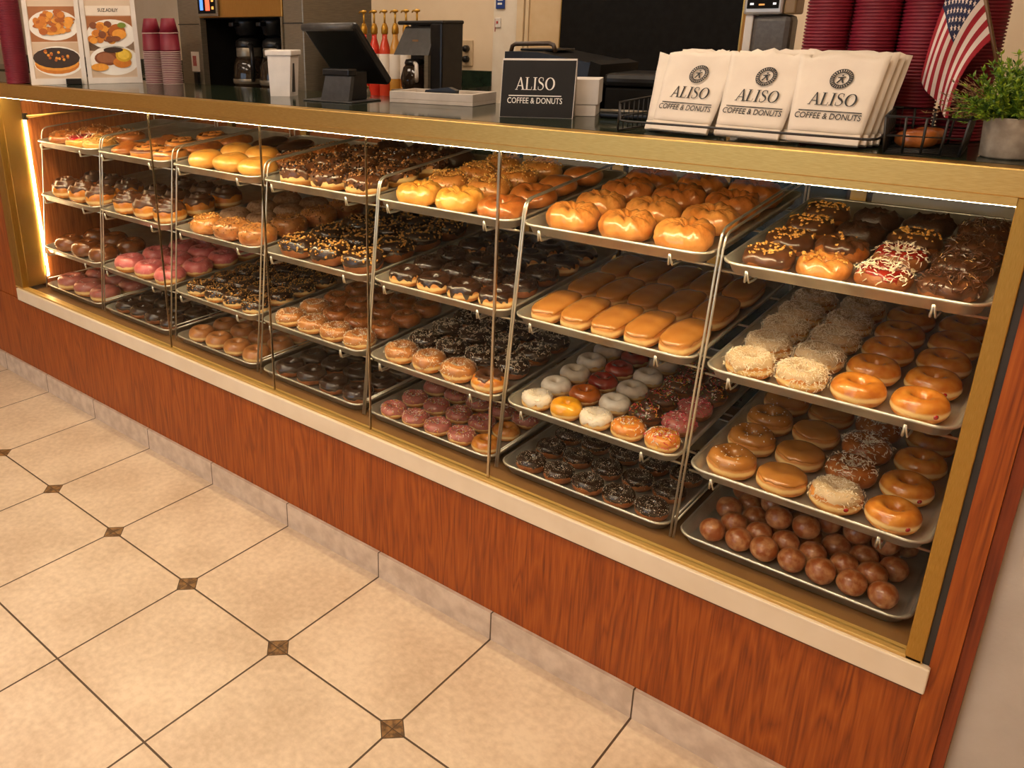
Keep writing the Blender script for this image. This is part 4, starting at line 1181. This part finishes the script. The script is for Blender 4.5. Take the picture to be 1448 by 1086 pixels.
# ------------------------------------------------------------------ wire basket, flag, plant
def basket():
    t = thing('wire_basket', 'black wire basket standing between the bags and the potted plant', 'basket', (0, 0, 0))
    z0, z1 = ZT+.0016, ZT+.058
    b = [(3.090, .034), (3.191, .048), (3.178, .212), (3.070, .194)]
    c = (sum(p[0] for p in b)/4, sum(p[1] for p in b)/4)
    top = [(c[0]+(p[0]-c[0])*1.10, c[1]+(p[1]-c[1])*1.06) for p in b]
    def at(s, f, z):
        p, q = b[s], b[(s+1) % 4]; P, Q = top[s], top[(s+1) % 4]
        k = (z-z0)/(z1-z0)
        x = (p[0]+(q[0]-p[0])*f)*(1-k) + (P[0]+(Q[0]-P[0])*f)*k
        y = (p[1]+(q[1]-p[1])*f)*(1-k) + (P[1]+(Q[1]-P[1])*f)*k
        return (x, y, z)
    MB().tube([at(s, 0, z1) for s in range(4)], .0026, 8, closed=True).build('rim', BLACKW, t)
    mb = MB()
    for z in (z0, z0+.027): mb.tube([at(s, 0, z) for s in range(4)], .0021, 6, closed=True)
    mb.build('hoops', BLACKW, t)
    for s in range(4):
        n = 4 if s % 2 == 0 else 8
        for k in range(n):
            MB().tube([at(s, k/n, z0), at(s, k/n, z1)], .0021 if k else .0025, 6).build('upright', BLACKW, t)
    bw = MB()
    for k in range(1, 8): bw.tube([at(1, k/8, z0), at(3, 1-k/8, z0)], .0013, 6)
    bw.build('bottom_wires', BLACKW, t)
    for i, (px, py, rz) in enumerate(((3.118, .120, .3), (3.128, .168, 1.4))):
        m = MB()
        d = link('crumb_cake', body_mesh('crumb_cake', bun_surf(a=.030, b=.022, h=.030, e1=.7, e2=.8, amp=.003, seed=40+i), D_CARB, 28, 14), None, (px, py, ZT+.0032))
        d.rotation_euler = (0, 0, rz)
        tag(d, ['small golden cake at the front of the wire basket', 'small golden cake at the back of the wire basket'][i], 'cake', 'cakes in the wire basket')
basket()

def flag():
    t = thing('flag', 'small striped flag with white stars on a brown stick behind the basket', 'flag', (0, 0, 0))
    # the stick leans to the left above the picture; the hoist runs along it
    base = Vector((3.240, .235, ZT)); tip = Vector((3.128, .200, 1.66))
    MB().tube([base, tip], .0032, 10).lathe([(.0001, .012), (.006, .008), (.0068, 0), (.004, -.006)], 12, c=tuple(tip)).build('stick', mat('stick_wood', srgb(92, 62, 30), srgb(112, 78, 42), rough=.4, scale=40, stretch=(1, 1, .1)), t)
    st = mat('flag_white', srgb(224, 206, 192), srgb(232, 216, 204), rough=.75, scale=40); rd = mat('flag_red', srgb(150, 22, 34), srgb(166, 30, 42), rough=.75, scale=40)
    bl = mat('flag_blue', srgb(30, 34, 66), srgb(38, 42, 78), rough=.75, scale=40)
    ns, nt_ = 40, 52
    # corners of the draped cloth: hoist (on the stick) and fly (hanging low on the left)
    def hoist(v): return tip.lerp(base, .03 + .44*v)
    F0, F1 = Vector((3.090, .195, 1.440)), Vector((3.150, .190, 1.376))
    def pt(u, v, lift=0.0):
        a = hoist(v); b = F0.lerp(F1, v)
        m = a.lerp(b, .48) + Vector((-.016-.006*v, -.012, .018))
        p = a*(1-u)**2 + m*2*u*(1-u) + b*u*u
        w = sin(v*9.5 + u*2.2)*.0065*u**.7 + sin(v*4+1)*.004*u
        return p + Vector((.25*w, w, 0)) + Vector((-.25, -.9, .1))*lift
    mb = MB()
    def mif(i, j):
        v = (j+.5)/nt_; u = (i+.5)/ns
        if u < .50 and v < 7/13: return 2
        return 1 if int(v*13) % 2 == 0 else 0
    us = [i/ns for i in range(ns+1)]; vs = [j/nt_ for j in range(nt_+1)]
    mb.grid(lambda u, v: pt(u, v, .0004), us, vs, False, 0, True, mif)
    mb.grid(lambda u, v: pt(u, v, -.0004), us, list(reversed(vs)), False, 0, True, lambda i, j: mif(i, nt_-1-j))
    mb.build('cloth', [st, rd, bl], t)
    mb = MB()
    for r in range(9):
        for k in range(6 if r % 2 == 0 else 5):
            u = .50*(k + (.5 if r % 2 == 0 else 1.0))/6; v = 7/13*(r+.5)/9
            p = pt(u, v, .0008); du = (pt(u+.01, v, .0008)-p).normalized(); dv = (pt(u, v+.01, .0008)-p).normalized()
            ring = [p + (du*cos(2*pi*q/10+.3) + dv*sin(2*pi*q/10+.3))*(.0042 if q % 2 == 0 else .0019) for q in range(10)]
            lo = [q + Vector((.1, .36, 0))*.0008 for q in ring]
            mb.add(ring+lo, [list(range(10)), list(range(19, 9, -1))] + [(i, 10+i, 10+(i+1) % 10, (i+1) % 10) for i in range(10)])
    mb.build('stars', st, t)
flag()

def plant():
    px, py = 3.246, .103
    t = thing('potted_plant', 'bright green leafy plant in a round concrete pot at the counter end', 'plant', (px, py, ZT))
    MB().lathe([(.0, 0), (.034, 0), (.0365, .003), (.040, .060), (.0402, .0615), (.0372, .0615), (.036, .052), (.0, .052)], 40).build('pot', mat('concrete', srgb(150, 137, 120), srgb(176, 163, 144), rough=.85, scale=60, bump=.3), t)
    MB().lathe([(.0359, .0525), (.02, .055), (0, .056)], 24, caps=False).lathe([(0, .0522), (.0359, .0523)], 24, caps=False).build('soil', mat('soil', (.03, .02, .012), (.05, .034, .02), rough=.9, scale=90), t)
    rnd = random.Random(9)
    lm = [mat('leaf_bright', srgb(124, 150, 30), srgb(152, 176, 48), rough=.5, scale=60), mat('leaf_mid', srgb(82, 114, 22), srgb(106, 138, 34), rough=.5, scale=60),
          mat('leaf_deep', srgb(40, 74, 18), srgb(58, 94, 26), rough=.55, scale=60)]
    fo = MB(); stems = MB()
    def leaf(p, d, L, mi):
        s = d.cross(Vector((0, 0, 1)));  s = s.normalized() if s.length > 1e-4 else Vector((1, 0, 0))
        up = s.cross(d)
        w = L*.20
        a = p; b = p+d*L*.5; c = p+d*L
        fo.add([a, b+s*w, c, b-s*w, b+up*w*.5, b-up*w*.25], [(0, 1, 4), (1, 2, 4), (2, 3, 4), (3, 0, 4), (1, 0, 5), (2, 1, 5), (3, 2, 5), (0, 3, 5)], mi)
    for i in range(190):
        th = rnd.uniform(0, 2*pi); r0 = rnd.uniform(0, .026)
        el = rnd.uniform(.25, 1.5) if i % 4 else rnd.uniform(.0, .5)
        d = Vector((cos(th)*cos(el), sin(th)*cos(el), sin(el)))
        L = rnd.uniform(.052, .092)*(.75+.35*sin(el))
        p0 = Vector((cos(th)*r0, sin(th)*r0, .054))
        pts = []
        for k in range(7):
            f = k/6
            pts.append(p0 + d*L*f + Vector((0, 0, .016*f - .016*f*f*(1.2-el*.5))))
        stems.tube(pts, .0006, 4)
        for k in range(2, 7):
            for q in range(5):
                dd = (d + Vector((rnd.gauss(0, .8), rnd.gauss(0, .8), rnd.gauss(.25, .6)))).normalized()
                mi = 0 if rnd.random() < .4 else (1 if rnd.random() < .7 else 2)
                leaf(pts[k], dd, rnd.uniform(.007, .013), mi)
    fo.build('foliage', lm, t)
    stems.build('stems', lm[1], t)
    wisp = MB()
    for i in range(26):
        th = rnd.uniform(2.4, 3.9); el = rnd.uniform(.15, .9)
        d = Vector((cos(th)*cos(el), sin(th)*cos(el), sin(el))); L = rnd.uniform(.07, .10)
        p0 = Vector((cos(th)*.02, sin(th)*.02, .055))
        pts = [p0 + d*L*k/5 + Vector((0, 0, .02*(k/5)-.03*(k/5)**2)) for k in range(6)]
        wisp.tube(pts, [.0007]*5+[.0002], 4)
        for k in (3, 4, 5):
            for q in range(2):
                dd = (d + Vector((rnd.gauss(0, .5), rnd.gauss(0, .5), rnd.gauss(.1, .4)))).normalized()
                wisp.tube([pts[k], pts[k]+dd*.008], [.0008, .0002], 4)
    wisp.build('dry_wisps', mat('dry_stem', srgb(150, 120, 70), srgb(130, 84, 60), rough=.7, scale=60), t)
plant()

# ------------------------------------------------------------------ cups
def lid_stack(x, y, r, z0, z1, label, group):
    """tall nested stack of burgundy cups: one fine rim per cup"""
    t = thing('cup_stack', label, 'cup stack', (x, y, z0), 0, group)
    n = int((z1-z0)/.0058)
    prof = [(0, 0), (r*.92, 0)]
    for k in range(n):
        z = k*.0058
        prof += [(r*.93, z+.0008), (r, z+.0016), (r, z+.0042), (r*.93, z+.0050)]
    prof += [(r*.92, n*.0058+.002), (r*.90, n*.0058), (0, n*.0058)]
    MB().lathe(prof, 40).build('cups', BURG, t)
    MB().lathe([(r*.80, n*.0058+.001), (r*.80, n*.0058+.003)], 40).build('top_cup_base', BURG, t)
for i, (x, y) in enumerate(((2.922, .236), (2.9995, .242), (3.077, .246), (3.150, .300))):
    lid_stack(x, y, .0385, ZT, 1.70 + .012*i, 'tall stack of burgundy cups behind the paper bags, %s from the left' % NTH[i], 'burgundy cup stacks behind the bags')
for i, (x, y) in enumerate(((2.966, .318), (3.044, .322))):
    lid_stack(x, y, .0385, ZT, 1.68, 'burgundy cup stack half hidden in the second row behind the bags, %s from the left' % NTH[i], 'burgundy cup stacks behind the bags')
lid_stack(.098, .022, .043, ZT, 1.69, 'burgundy cup stack at the far left end of the counter', None)

def paper_cups(x, y, label):
    r0, r1, h = .0300, .0375, .085
    t = thing('paper_cup_stack', label, 'cup stack', (x, y, ZT), 0, 'paper cup stacks left of the brewer')
    rim = mat('pale_rim', srgb(196, 168, 158), srgb(206, 180, 168), rough=.5)
    n = 19; p = .0063
    for k in range(n):                                     # only the rims of the nested cups show
        z = k*p
        mb = MB().lathe([(r1*.90, z+p*.98), (r1*.965, z+.0036), (r1, z+.0032), (r1+.0006, z+.0016), (r1, z+.0002), (r1*.93, z+.0001)], 28, mi=0)
        for i in range(28*2, 28*4): mb.m[i] = 1
        mb.build('cup', [BURG, rim], t)
    z = n*p
    c = MB().lathe([(r1*.97, z), (r1, z+.002), (r1*.97, z+.003), (r0+.0035, z+.060), (r0+.0035, z+.0605), (0, z+.0606)], 28).build('upper_cup', BURG, t)
    MB().lathe([(r1*.955, z+.0603), (r1*.955, z+.0625), (r1*.92, z+.0630)], 28).build('cup_rim', rim, t)
    MB().lathe([(r1*.93, z+.0628), (r0*.80, z+.113), (r0*.78, z+.1135), (0, z+.1136)], 28).build('top_cup', BURG, t)
paper_cups(.535, .352, 'left of two stacks of upturned burgundy paper cups by the brewer')
paper_cups(.620, .372, 'right of two stacks of upturned burgundy paper cups by the brewer')

# ------------------------------------------------------------------ menu boards
def menu_board(p, q, label, words, foods):
    a = yaw(p, q); w = math.hypot(q[0]-p[0], q[1]-p[1])
    t = thing('menu_stand', label, 'menu', (p[0], p[1], ZT), a, 'upright photo menus')
    h = .36
    lm = Matrix.Rotation(radians(-5), 4, 'X')
    fr = MB()
    for bx in (((0, -.004, 0), (.016, .008, h)), ((w-.016, -.004, 0), (w, .008, h)), ((.016, -.004, 0), (w-.016, .008, .022)), ((.016, -.004, h-.016), (w-.016, .008, h))):
        fr.box(*bx, mat=lm)
    fr.build('frame', WHITEP, t)
    MB().box((.016, .000, .022), (w-.016, .006, h-.016), mat=lm).build('card', mat('menu_card', srgb(206, 184, 156), srgb(222, 202, 178), rough=.4, scale=5), t)
    MB().tube([lm @ Vector((w*.5, .008, h*.55)), Vector((w*.5, .09, .004))], .004).tube([Vector((w*.2, .09, .004)), Vector((w*.8, .09, .004))], .004).build('prop', BLACKP, t)
    fm = lm @ Matrix(((1, 0, 0, 0), (0, 0, -1, 0), (0, 1, 0, 0), (0, 0, 0, 1)))
    for i, (zc, kind_, zz) in enumerate(foods):
        pic = MB(); flat_polys(pic, [rect(.018, zc-.062, w-.018, zc+.062)], fm @ Matrix.Translation((0, 0, .0002)), .0003)
        pc = pic.build('photo', mat('photo_ground_%d' % (i % 2), srgb(*((150, 92, 48) if i % 2 else (196, 170, 140))), srgb(*((176, 112, 62) if i % 2 else (208, 186, 160))), rough=.35, scale=8), t)
        el = lambda cx, cy, rx, ry, n=28: [(cx+rx*cos(2*pi*k/n), cy+ry*sin(2*pi*k/n)) for k in range(n)]
        pl = MB(); flat_polys(pl, [el(w*.52, zc-.004, w*.45, .054)], fm @ Matrix.Translation((0, 0, .0006)), .0003)
        pl.build('plate', WHITEI, pc)
        rnd = random.Random(i*5+len(words))
        fm2 = fm @ Matrix.Translation((0, 0, .001))
        groups = {}
        def blob(m, cx, cy, rx, ry, lift):
            groups.setdefault(m, MB())
            flat_polys(groups[m], [el(w*cx, zc+cy, w*rx, ry, 18)], fm2 @ Matrix.Translation((0, 0, lift)), .0003)
        if kind_ == 'fried':
            for k in range(80):
                a2 = rnd.uniform(0, 6.28); r = math.sqrt(rnd.random())
                blob(rnd.choice(['f1', 'f2', 'f3']), .52+.33*r*cos(a2), .004+.040*r*sin(a2), rnd.uniform(.04, .08), rnd.uniform(.006, .012), .0004*k/6)
        elif kind_ == 'choc':
            blob('f1', .5, -.014, .40, .036, 0); blob('f2', .5, -.006, .40, .032, .0004); blob('choc', .5, .008, .42, .037, .0008)
            for k in range(16): blob(rnd.choice(['f2', 'f3']), .5+rnd.uniform(-.22, .22), .012+rnd.uniform(-.016, .022), .025, .005, .0012+.0003*k)
        elif kind_ == 'mixed':
            for k in range(26): blob(('f1', 'br', 'f2')[k % 3], .36+rnd.uniform(-.22, .16), .0+rnd.uniform(-.028, .032), .07, .012, .00015*k)
            blob('f3', .63, .006, .15, .027, .004); blob('f2', .66, -.004, .13, .018, .0044); blob('gr', .72, .028, .08, .010, .005); blob('br', .58, -.020, .10, .010, .0054)
        else:
            blob('br', .40, .004, .24, .026, 0)
            for k in range(4): blob('br2', .36+.05*k, .006-.004*k, .16-.03*k, .018-.004*k, .0004+.0004*k)
            blob('f1', .66, -.012, .17, .020, .002); blob('ye', .70, .014, .15, .024, .0024); blob('ye2', .70, .016, .11, .017, .0028); blob('choc', .52, .034, .18, .010, .003); blob('f2', .24, -.028, .16, .014, .0034)
        pm = {'f1': srgb(196, 116, 30), 'f2': srgb(222, 150, 50), 'f3': srgb(168, 88, 20), 'choc': srgb(48, 30, 22), 'br': srgb(122, 66, 32), 'br2': srgb(150, 92, 58), 'gr': srgb(110, 130, 40), 'ye': srgb(200, 160, 30), 'ye2': srgb(226, 190, 64)}
        for m_, b_ in groups.items():
            b_.build('pictured_food', mat('menu_'+m_, pm[m_], tuple(min(1, c*1.15) for c in pm[m_]), rough=.35, scale=90), pc)
    if words:
        hb = MB(); flat_polys(hb, [rect(.018, .247, w-.018, .280)], fm @ Matrix.Translation((0, 0, .0002)), .0003); hb.build('title_band', PAPER, t)
        text_polys(words, .017, t, INK, 'title', fm @ Matrix.Translation((w*.5, .259, .0008)), xs=.85, bold=.0003)
    return t
m1 = menu_board((.252, .000), (.368, .160), 'white framed photo menu with a chocolate donut picture, nearest the counter end', '', ((.088, 'choc', 0), (.216, 'fried', 0)))
MB().box((.125, -.020, 0), (.180, -.008, .022), bev=.002).build('clip', BLACKP, m1)
menu_board((.373, .163), (.470, .335), 'white framed photo menu with title band, beside the paper cup stacks', 'SUZ.ADILIY', ((.088, 'steak', 0), (.182, 'mixed', 0)))
# ------------------------------------------------------------------ machines on the rear shelf
ZR = 1.2802
def brewer():
    t = thing('coffee_brewer', 'twin stainless coffee brewer with dark bay and lit control panel', 'coffee brewer', (0, 0, 0))
    x0, x1, y0, y1 = .503, 1.217, .50, .84
    a, b = .643, 1.116
    GOLDST = mat('warm_steel', srgb(176, 132, 66), srgb(190, 146, 78), rough=.38, metal=.9, scale=30, stretch=(30, 1, 1))
    MB().box((x0, y0, ZR), (a, y1, 1.76), bev=.004).build('left_column', STAINLESS, t)
    MB().box((b, y0, ZR), (x1, y1, 1.76), bev=.004).build('right_column', STAINLESS, t)
    for p, q in ((x0-.001, a), (b, x1)): MB().box((p, y0-.002, 1.543), (q, y0-.0005, 1.547)).build('seam', GASKET, t)
    MB().box((a, y0-.004, 1.566), (b, y1, 1.76), bev=.003).build('head', GOLDST, t)
    MB().box((a, y1-.02, ZR+.02), (b, y1, 1.566)).box((a, y0+.01, ZR), (b, y1, ZR+.02)).box((a, y0+.012, ZR+.02), (a+.004, y1-.02, 1.566)).box((b-.004, y0+.012, ZR+.02), (b, y1-.02, 1.566)).box((a+.004, y0+.012, 1.562), (b-.004, y1-.02, 1.566)).build('bay', BLACKM, t)
    for p in (a, b-.008): MB().box((p, y0-.006, ZR), (p+.008, y0+.02, 1.566)).build('bay_edge', STAINLESS, t)
    pn = MB().box((a+.004, y0-.014, 1.572), (a+.128, y0-.0045, 1.66), bev=.002).build('control_panel', STAINLESS, t)
    MB().box((a+.014, y0-.0155, 1.582), (a+.118, y0-.0142, 1.652)).build('display', BLACKM, pn)
    for nm, bx, c, s in (('blue_readout', (.028, .594, .046, .634), (.1, .3, 1.0), 1.2), ('red_button', (.062, .592, .086, .630), (1.0, .10, .04), 2.0), ('upper_lamp', (.098, .622, .110, .634), (1, .45, .08), .9), ('lower_lamp', (.098, .596, .110, .606), (1, .45, .08), .9)):
        MB().box((a+bx[0], y0-.0166, 1+bx[1]), (a+bx[2], y0-.0156, 1+bx[3])).build(nm, emit('lit_'+nm, c, s), pn)
    tg = MB().box((.572, y0-.0035, 1.372), (.620, y0-.0008, 1.445)).build('paper_label', PAPER, t)
    MB().box((.582, y0-.0042, 1.392), (.604, y0-.0036, 1.430)).build('label_print', mat('label_red', srgb(170, 60, 50), srgb(190, 120, 110), rough=.5, scale=120), tg)
    MB().box((.590, y0-.012, 1.325), (.618, y0-.0008, 1.370), bev=.003).build('switch', BLACKP, t)
    for i, cx in enumerate((.800, .955)):
        fb = MB().lathe([(.030, 1.502), (.042, 1.508), (.052, 1.545), (.055, 1.5655)], 28, c=(cx, .60, 0)).build('filter_basket', BLACKP, t)
        MB().box((cx-.012, .52, 1.535), (cx+.012, .55, 1.550), bev=.003).build('basket_handle', BLACKP, fb)
        c = thing('coffee_carafe', ['glass coffee carafe in the left half of the brewer bay', 'glass coffee carafe in the right half of the brewer bay'][i], 'carafe', (cx, .60, ZR+.0202), 0, 'carafes in the brewer')
        MB().lathe([(0, 0), (.052, 0), (.060, .006), (.066, .05), (.060, .10), (.047, .128)], 32).build('bowl', mat('coffee_glass', (.02, .013, .008), (.028, .018, .011), rough=.06), c)
        MB().lathe([(.0475, .128), (.0482, .131), (.0482, .158), (.0470, .160)], 32, caps=False).build('steel_band', STAINLESS, c)
        MB().lathe([(.064, .030), (.0668, .034), (.0672, .044), (.066, .048)], 32, caps=False).build('lower_band', STAINLESS, c)
        MB().lathe([(.047, .160), (.050, .166), (.047, .185), (.032, .194), (0, .196)], 28).build('lid', BLACKP, c)
        MB().tube([(.04, -.03, .17), (.075, -.05, .165), (.088, -.058, .12), (.080, -.052, .06), (.058, -.035, .045)], .008, 8).build('handle', BLACKP, c)
brewer()

def grinder():
    t = thing('coffee_grinder', 'black coffee grinder standing between the brewer and the syrup bottles', 'grinder', (1.306, .62, ZR), 0.0)
    MB().box((-.055, -.06, 0), (.055, .06, .115), bev=.01).build('base', BLACKP, t)
    MB().lathe([(.052, .115), (.056, .13), (.056, .20), (.048, .225), (.044, .232), (0, .233)], 28).build('hopper', BLACKP, t)
    MB().lathe([(.0445, .232), (.046, .238), (.030, .25), (0, .252)], 28).build('lid', STAINLESS, t)
    MB().tube([(-.05, -.02, .20), (-.072, -.035, .215), (-.078, -.04, .245), (-.062, -.03, .262)], .006).build('lever', STAINLESS, t)
    MB().tube([(0, -.062, .06), (0, -.075, .055), (0, -.078, .03)], .007).build('spout', STAINLESS, t)
grinder()
for i, (x, y, h) in enumerate(((1.415, .44, .065), (1.475, .47, .060), (1.560, .43, .072))):
    c = thing('creamer_pot', ['small steel pot left of the till', 'second small steel pot behind the napkin dispenser', 'small steel pot with a knob just behind the till'][i], 'pot', (x, y, ZR), 0, 'small pots behind the till')
    MB().lathe([(0, 0), (.018, 0), (.021, .01), (.020, h-.015), (.014, h)], 20).build('body', STAINLESS, c)
    MB().lathe([(.0145, h), (.015, h+.004), (.005, h+.010), (.006, h+.016), (0, h+.018)], 16).build('lid', BRASS, c)

GOLDP = mat('gold_pump', srgb(176, 126, 34), srgb(196, 148, 52), rough=.35, metal=.6, scale=30)
for i in range(6):
    x = 1.398 + i*.0425; y = .605 + .004*i
    t = thing('syrup_bottle', 'syrup bottle with a gold pump behind the till, %s from the left' % NTH[i], 'syrup bottle', (x, y, ZR), -.5, 'syrup bottles behind the till')
    col = [(srgb(206, 58, 40)), srgb(206, 58, 40), srgb(206, 70, 44), srgb(196, 140, 60), srgb(186, 130, 60), srgb(186, 130, 60)][i]
    MB().lathe([(0, 0), (.018, 0), (.019, .004), (.019, .165), (.016, .190), (.0085, .215), (.0085, .232), (0, .2325)], 20).build('bottle', mat('syrup_%d' % i, col, tuple(min(1, c*1.1) for c in col), rough=.12, scale=10), t)
    MB().lathe([(.0193, .09), (.0195, .092), (.0195, .165), (.0193, .167)], 20, caps=False).build('label', PAPER, t)
    MB().lathe([(.0095, .228), (.0115, .232), (.0115, .246), (.009, .254), (.006, .262)], 16).build('collar', GOLDP, t)
    MB().tube([(0, 0, .258), (0, 0, .296)], .0034, 10).build('pump_stem', GOLDP, t)
    MB().lathe([(.004, .293), (.010, .296), (.0105, .300), (.006, .303), (0, .304)], 14).tube([(0, 0, .299), (-.013, -.008, .299), (-.017, -.0105, .294)], .0026, 8).build('pump_head', GOLDP, t)

def coffee_maker():
    t = thing('coffee_maker', 'black coffee maker with sloping grey front right of the syrup bottles', 'coffee maker', (1.632, .50, ZR), 0)
    w, d, h = .178, .105, .262
    MB().box((.132, .0, 0), (w, d, h), bev=.006).build('tank', BLACKP, t)
    MB().box((0, .07, 0), (.132, d, h-.004)).build('back_body', BLACKP, t)
    MB().add([(0, -.012, .170), (.138, -.012, .170), (.138, .07, .170), (0, .07, .170), (.022, .020, .252), (.138, .020, .252), (.138, .07, .252), (.018, .07, .252)],
             [(3, 2, 1, 0), (4, 5, 6, 7), (0, 1, 5, 4), (1, 2, 6, 5), (2, 3, 7, 6), (3, 0, 4, 7)]).build('brew_head', GREYP, t)
    MB().box((.004, .0, h-.006), (w+.002, d+.002, h+.006), bev=.005).build('lid', BLACKP, t)
    MB().box((.062, -.003, .205), (.085, .004, .214), mat=Matrix.Translation((0, .006, 0))).build('badge', mat('badge', srgb(120, 90, 60), srgb(140, 110, 80), rough=.4), t)
    MB().box((0, -.02, 0), (.132, .07, .062), bev=.005).build('warming_base', BLACKP, t)
    MB().box((-.002, -.022, .0622), (.132, .066, .068)).build('hot_plate', STAINLESS, t)
    MB().box((.122, -.012, .068), (.136, .004, .170)).build('front_edge', STAINLESS, t)
    MB().lathe([(.003, -.0012), (.003, 0)], 12, mat=Matrix.Translation((.082, -.0215, .048)) @ Matrix.Rotation(pi/2, 4, 'X')).build('power_lamp', emit('lit_red', (1, .06, .02), 4), t)
    c = thing('glass_carafe', 'small glass carafe under the grey brew head of the coffee maker', 'carafe', (1.690, .520, ZR+.0688), 0)
    MB().lathe([(0, 0), (.036, 0), (.042, .008), (.044, .034), (.036, .064), (.030, .072)], 28).build('bowl', mat('coffee_glass', (.02, .013, .008), (.028, .018, .011), rough=.06), c)
    MB().lathe([(.030, .072), (.032, .078), (.028, .088), (0, .090)], 24).build('lid', BLACKP, c)
    MB().tube([(.02, -.024, .078), (.04, -.040, .074), (.046, -.046, .045), (.036, -.034, .026)], .006, 8).build('handle', WHITEP, c)
coffee_maker()

def outlet():
    x, z = 1.092, 1.418
    t = thing('wall_outlet', 'beige wall outlet with two black plugs beside the coffee maker', 'outlet', (x, 1.5985, z), 0)
    MB().box((-.030, -.006, -.055), (.030, 0, .055), bev=.002).build('cover_plate', mat('outlet_beige', srgb(196, 172, 136), srgb(204, 180, 146), rough=.45), t)
    for dz in (.020, -.024):
        MB().lathe([(0, 0), (.014, 0), (.014, .020), (.009, .026), (0, .0265)], 16, mat=Matrix.Translation((0, -.0062, dz)) @ Matrix.Rotation(pi/2, 4, 'X')).build('plug', BLACKP, t)
    for i, dz in enumerate((.020, -.024)):
        c = MB().tube(bez((x-.002, 1.575, z+dz), (x-.13, 1.52, z+dz-.01), (x-.11-.02*i, 1.50, 1.2875), 10), .0035, 6).build('power_cord', BLACKP)
        tag(c, ['black power cord curving down from the upper plug of the outlet', 'black power cord curving down from the lower plug of the outlet'][i], 'cord', 'cords below the outlet')
outlet()

def register():
    t = thing('cash_register', 'dark bulky register with a handle behind the black counter sign', 'register', (2.06, .46, ZR), 0)
    MB().prism([(0, 0), (.285, 0), (.285, .150), (.272, .160), (.10, .186), (0, .186)], 0, .20).build('body', BLACKP, t)
    MB().prism([(.255, .118), (.290, .118), (.292, .158), (.262, .166)], -.004, .204).build('side_cap', BLACKM, t)
    MB().tube([(.0, .03, .185), (.004, .03, .200), (.014, .03, .205), (.120, .03, .207), (.132, .03, .203), (.140, .03, .185)], .006, 8).build('handle', mat('brown_handle', srgb(52, 36, 20), srgb(66, 46, 26), rough=.35), t)
    MB().box((.016, .05, .187), (.13, .15, .193), bev=.002).build('top_cover', BLACKP, t)
    p = thing('receipt_printer', 'black rounded printer right of the white box, left of the bags', 'printer', (2.360, .47, ZR), .06)
    MB().box((0, 0, 0), (.155, .18, .104), bev=.006).build('lower_body', BLACKM, p)
    MB().box((-.004, -.010, .106), (.160, .18, .138), bev=.012).build('lid', BLACKP, p)
register()

def kiosk():
    t = thing('touch_dispenser', 'grey dispenser with a small lit touch screen behind the paper bags', 'dispenser', (2.732, .345, ZT), .10)
    MB().box((.012, .002, 0), (.090, .072, .216), bev=.012).build('body', mat('kiosk_grey', srgb(86, 80, 74), srgb(98, 92, 86), rough=.45, scale=120, bump=.15), t)
    MB().box((0, 0, 0), (.016, .07, .216), bev=.002).build('side_strip', WHITEP, t)
    MB().box((-.003, -.010, .2165), (.072, .072, .34), bev=.005).build('head', mat('kiosk_silver', srgb(182, 176, 168), srgb(194, 188, 180), rough=.35, metal=.4), t)
    MB().box((.0725, -.004, .2165), (.096, .072, .34), bev=.004).build('head_side', mat('kiosk_brown', srgb(140, 112, 72), srgb(156, 126, 84), rough=.45), t)
    sc = MB().box((.003, -.0118, .228), (.064, -.0102, .33), bev=.0005).build('touch_screen', BLACKM, t)
    lit = emit('screen_blue', (.1, .45, 1.0), 1.6); lw = emit('screen_white', (.8, .8, .85), .7); lo = emit('screen_amber', (.9, .4, .1), .6)
    MB().box((.022, -.0126, .2455), (.046, -.0119, .2485)).box((.032, -.0126, .249), (.035, -.0119, .30)).build('blue_graphic', lit, sc)
    MB().box((.009, -.0126, .235), (.016, -.0119, .239)).box((.053, -.0126, .235), (.059, -.0119, .239)).build('white_icon', lw, sc)
    MB().box((.026, -.0126, .234), (.037, -.0119, .237)).build('amber_caption', lo, sc)
kiosk()
d = thing('serving_plate', 'brown round plate standing on edge right of the grey dispenser', 'plate', (2.860, .372, ZT+.0905), 0)
dm = Matrix.Rotation(radians(82), 4, 'Y')
MB().lathe([(0, .004), (.05, .004), (.075, .010), (.09, .016), (.088, .012), (.074, .004), (.05, -.001), (0, -.001)], 40, mat=dm).build('plate', mat('brown_glaze', srgb(84, 52, 24), srgb(104, 66, 32), rough=.3), d)
MB().lathe([(.086, .0145), (.0905, .0165), (.0915, .0155), (.089, .0125)], 40, mat=dm, caps=False).build('rim', BRASS, d)

bs = thing('wall_sign', 'small blue sign high on the pale wall strip above the counter sign', 'sign', (1.268, 1.586, 1.63))
MB().box((-.022, -.006, -.03), (.022, 0, .12), bev=.002).build('plate', mat('sign_blue', srgb(30, 56, 120), srgb(36, 64, 132), rough=.4), bs)
MB().box((-.012, -.0072, -.014), (.010, -.0062, -.006)).box((-.012, -.0072, .002), (.014, -.0062, .006)).build('marks', WHITEI, bs)
sw = thing('wall_switch', 'small white switch with red marks below the blue sign', 'switch', (1.256, 1.587, 1.545))
MB().box((-.012, -.006, -.02), (.016, 0, .02), bev=.003).build('plate', WHITEP, sw)
MB().box((-.004, -.0078, -.004), (.004, -.0062, .006)).box((-.015, -.002, -.036), (-.012, -.0005, .016)).build('red_mark', mat('red_mark', srgb(170, 50, 44), srgb(180, 60, 54), rough=.5), sw)
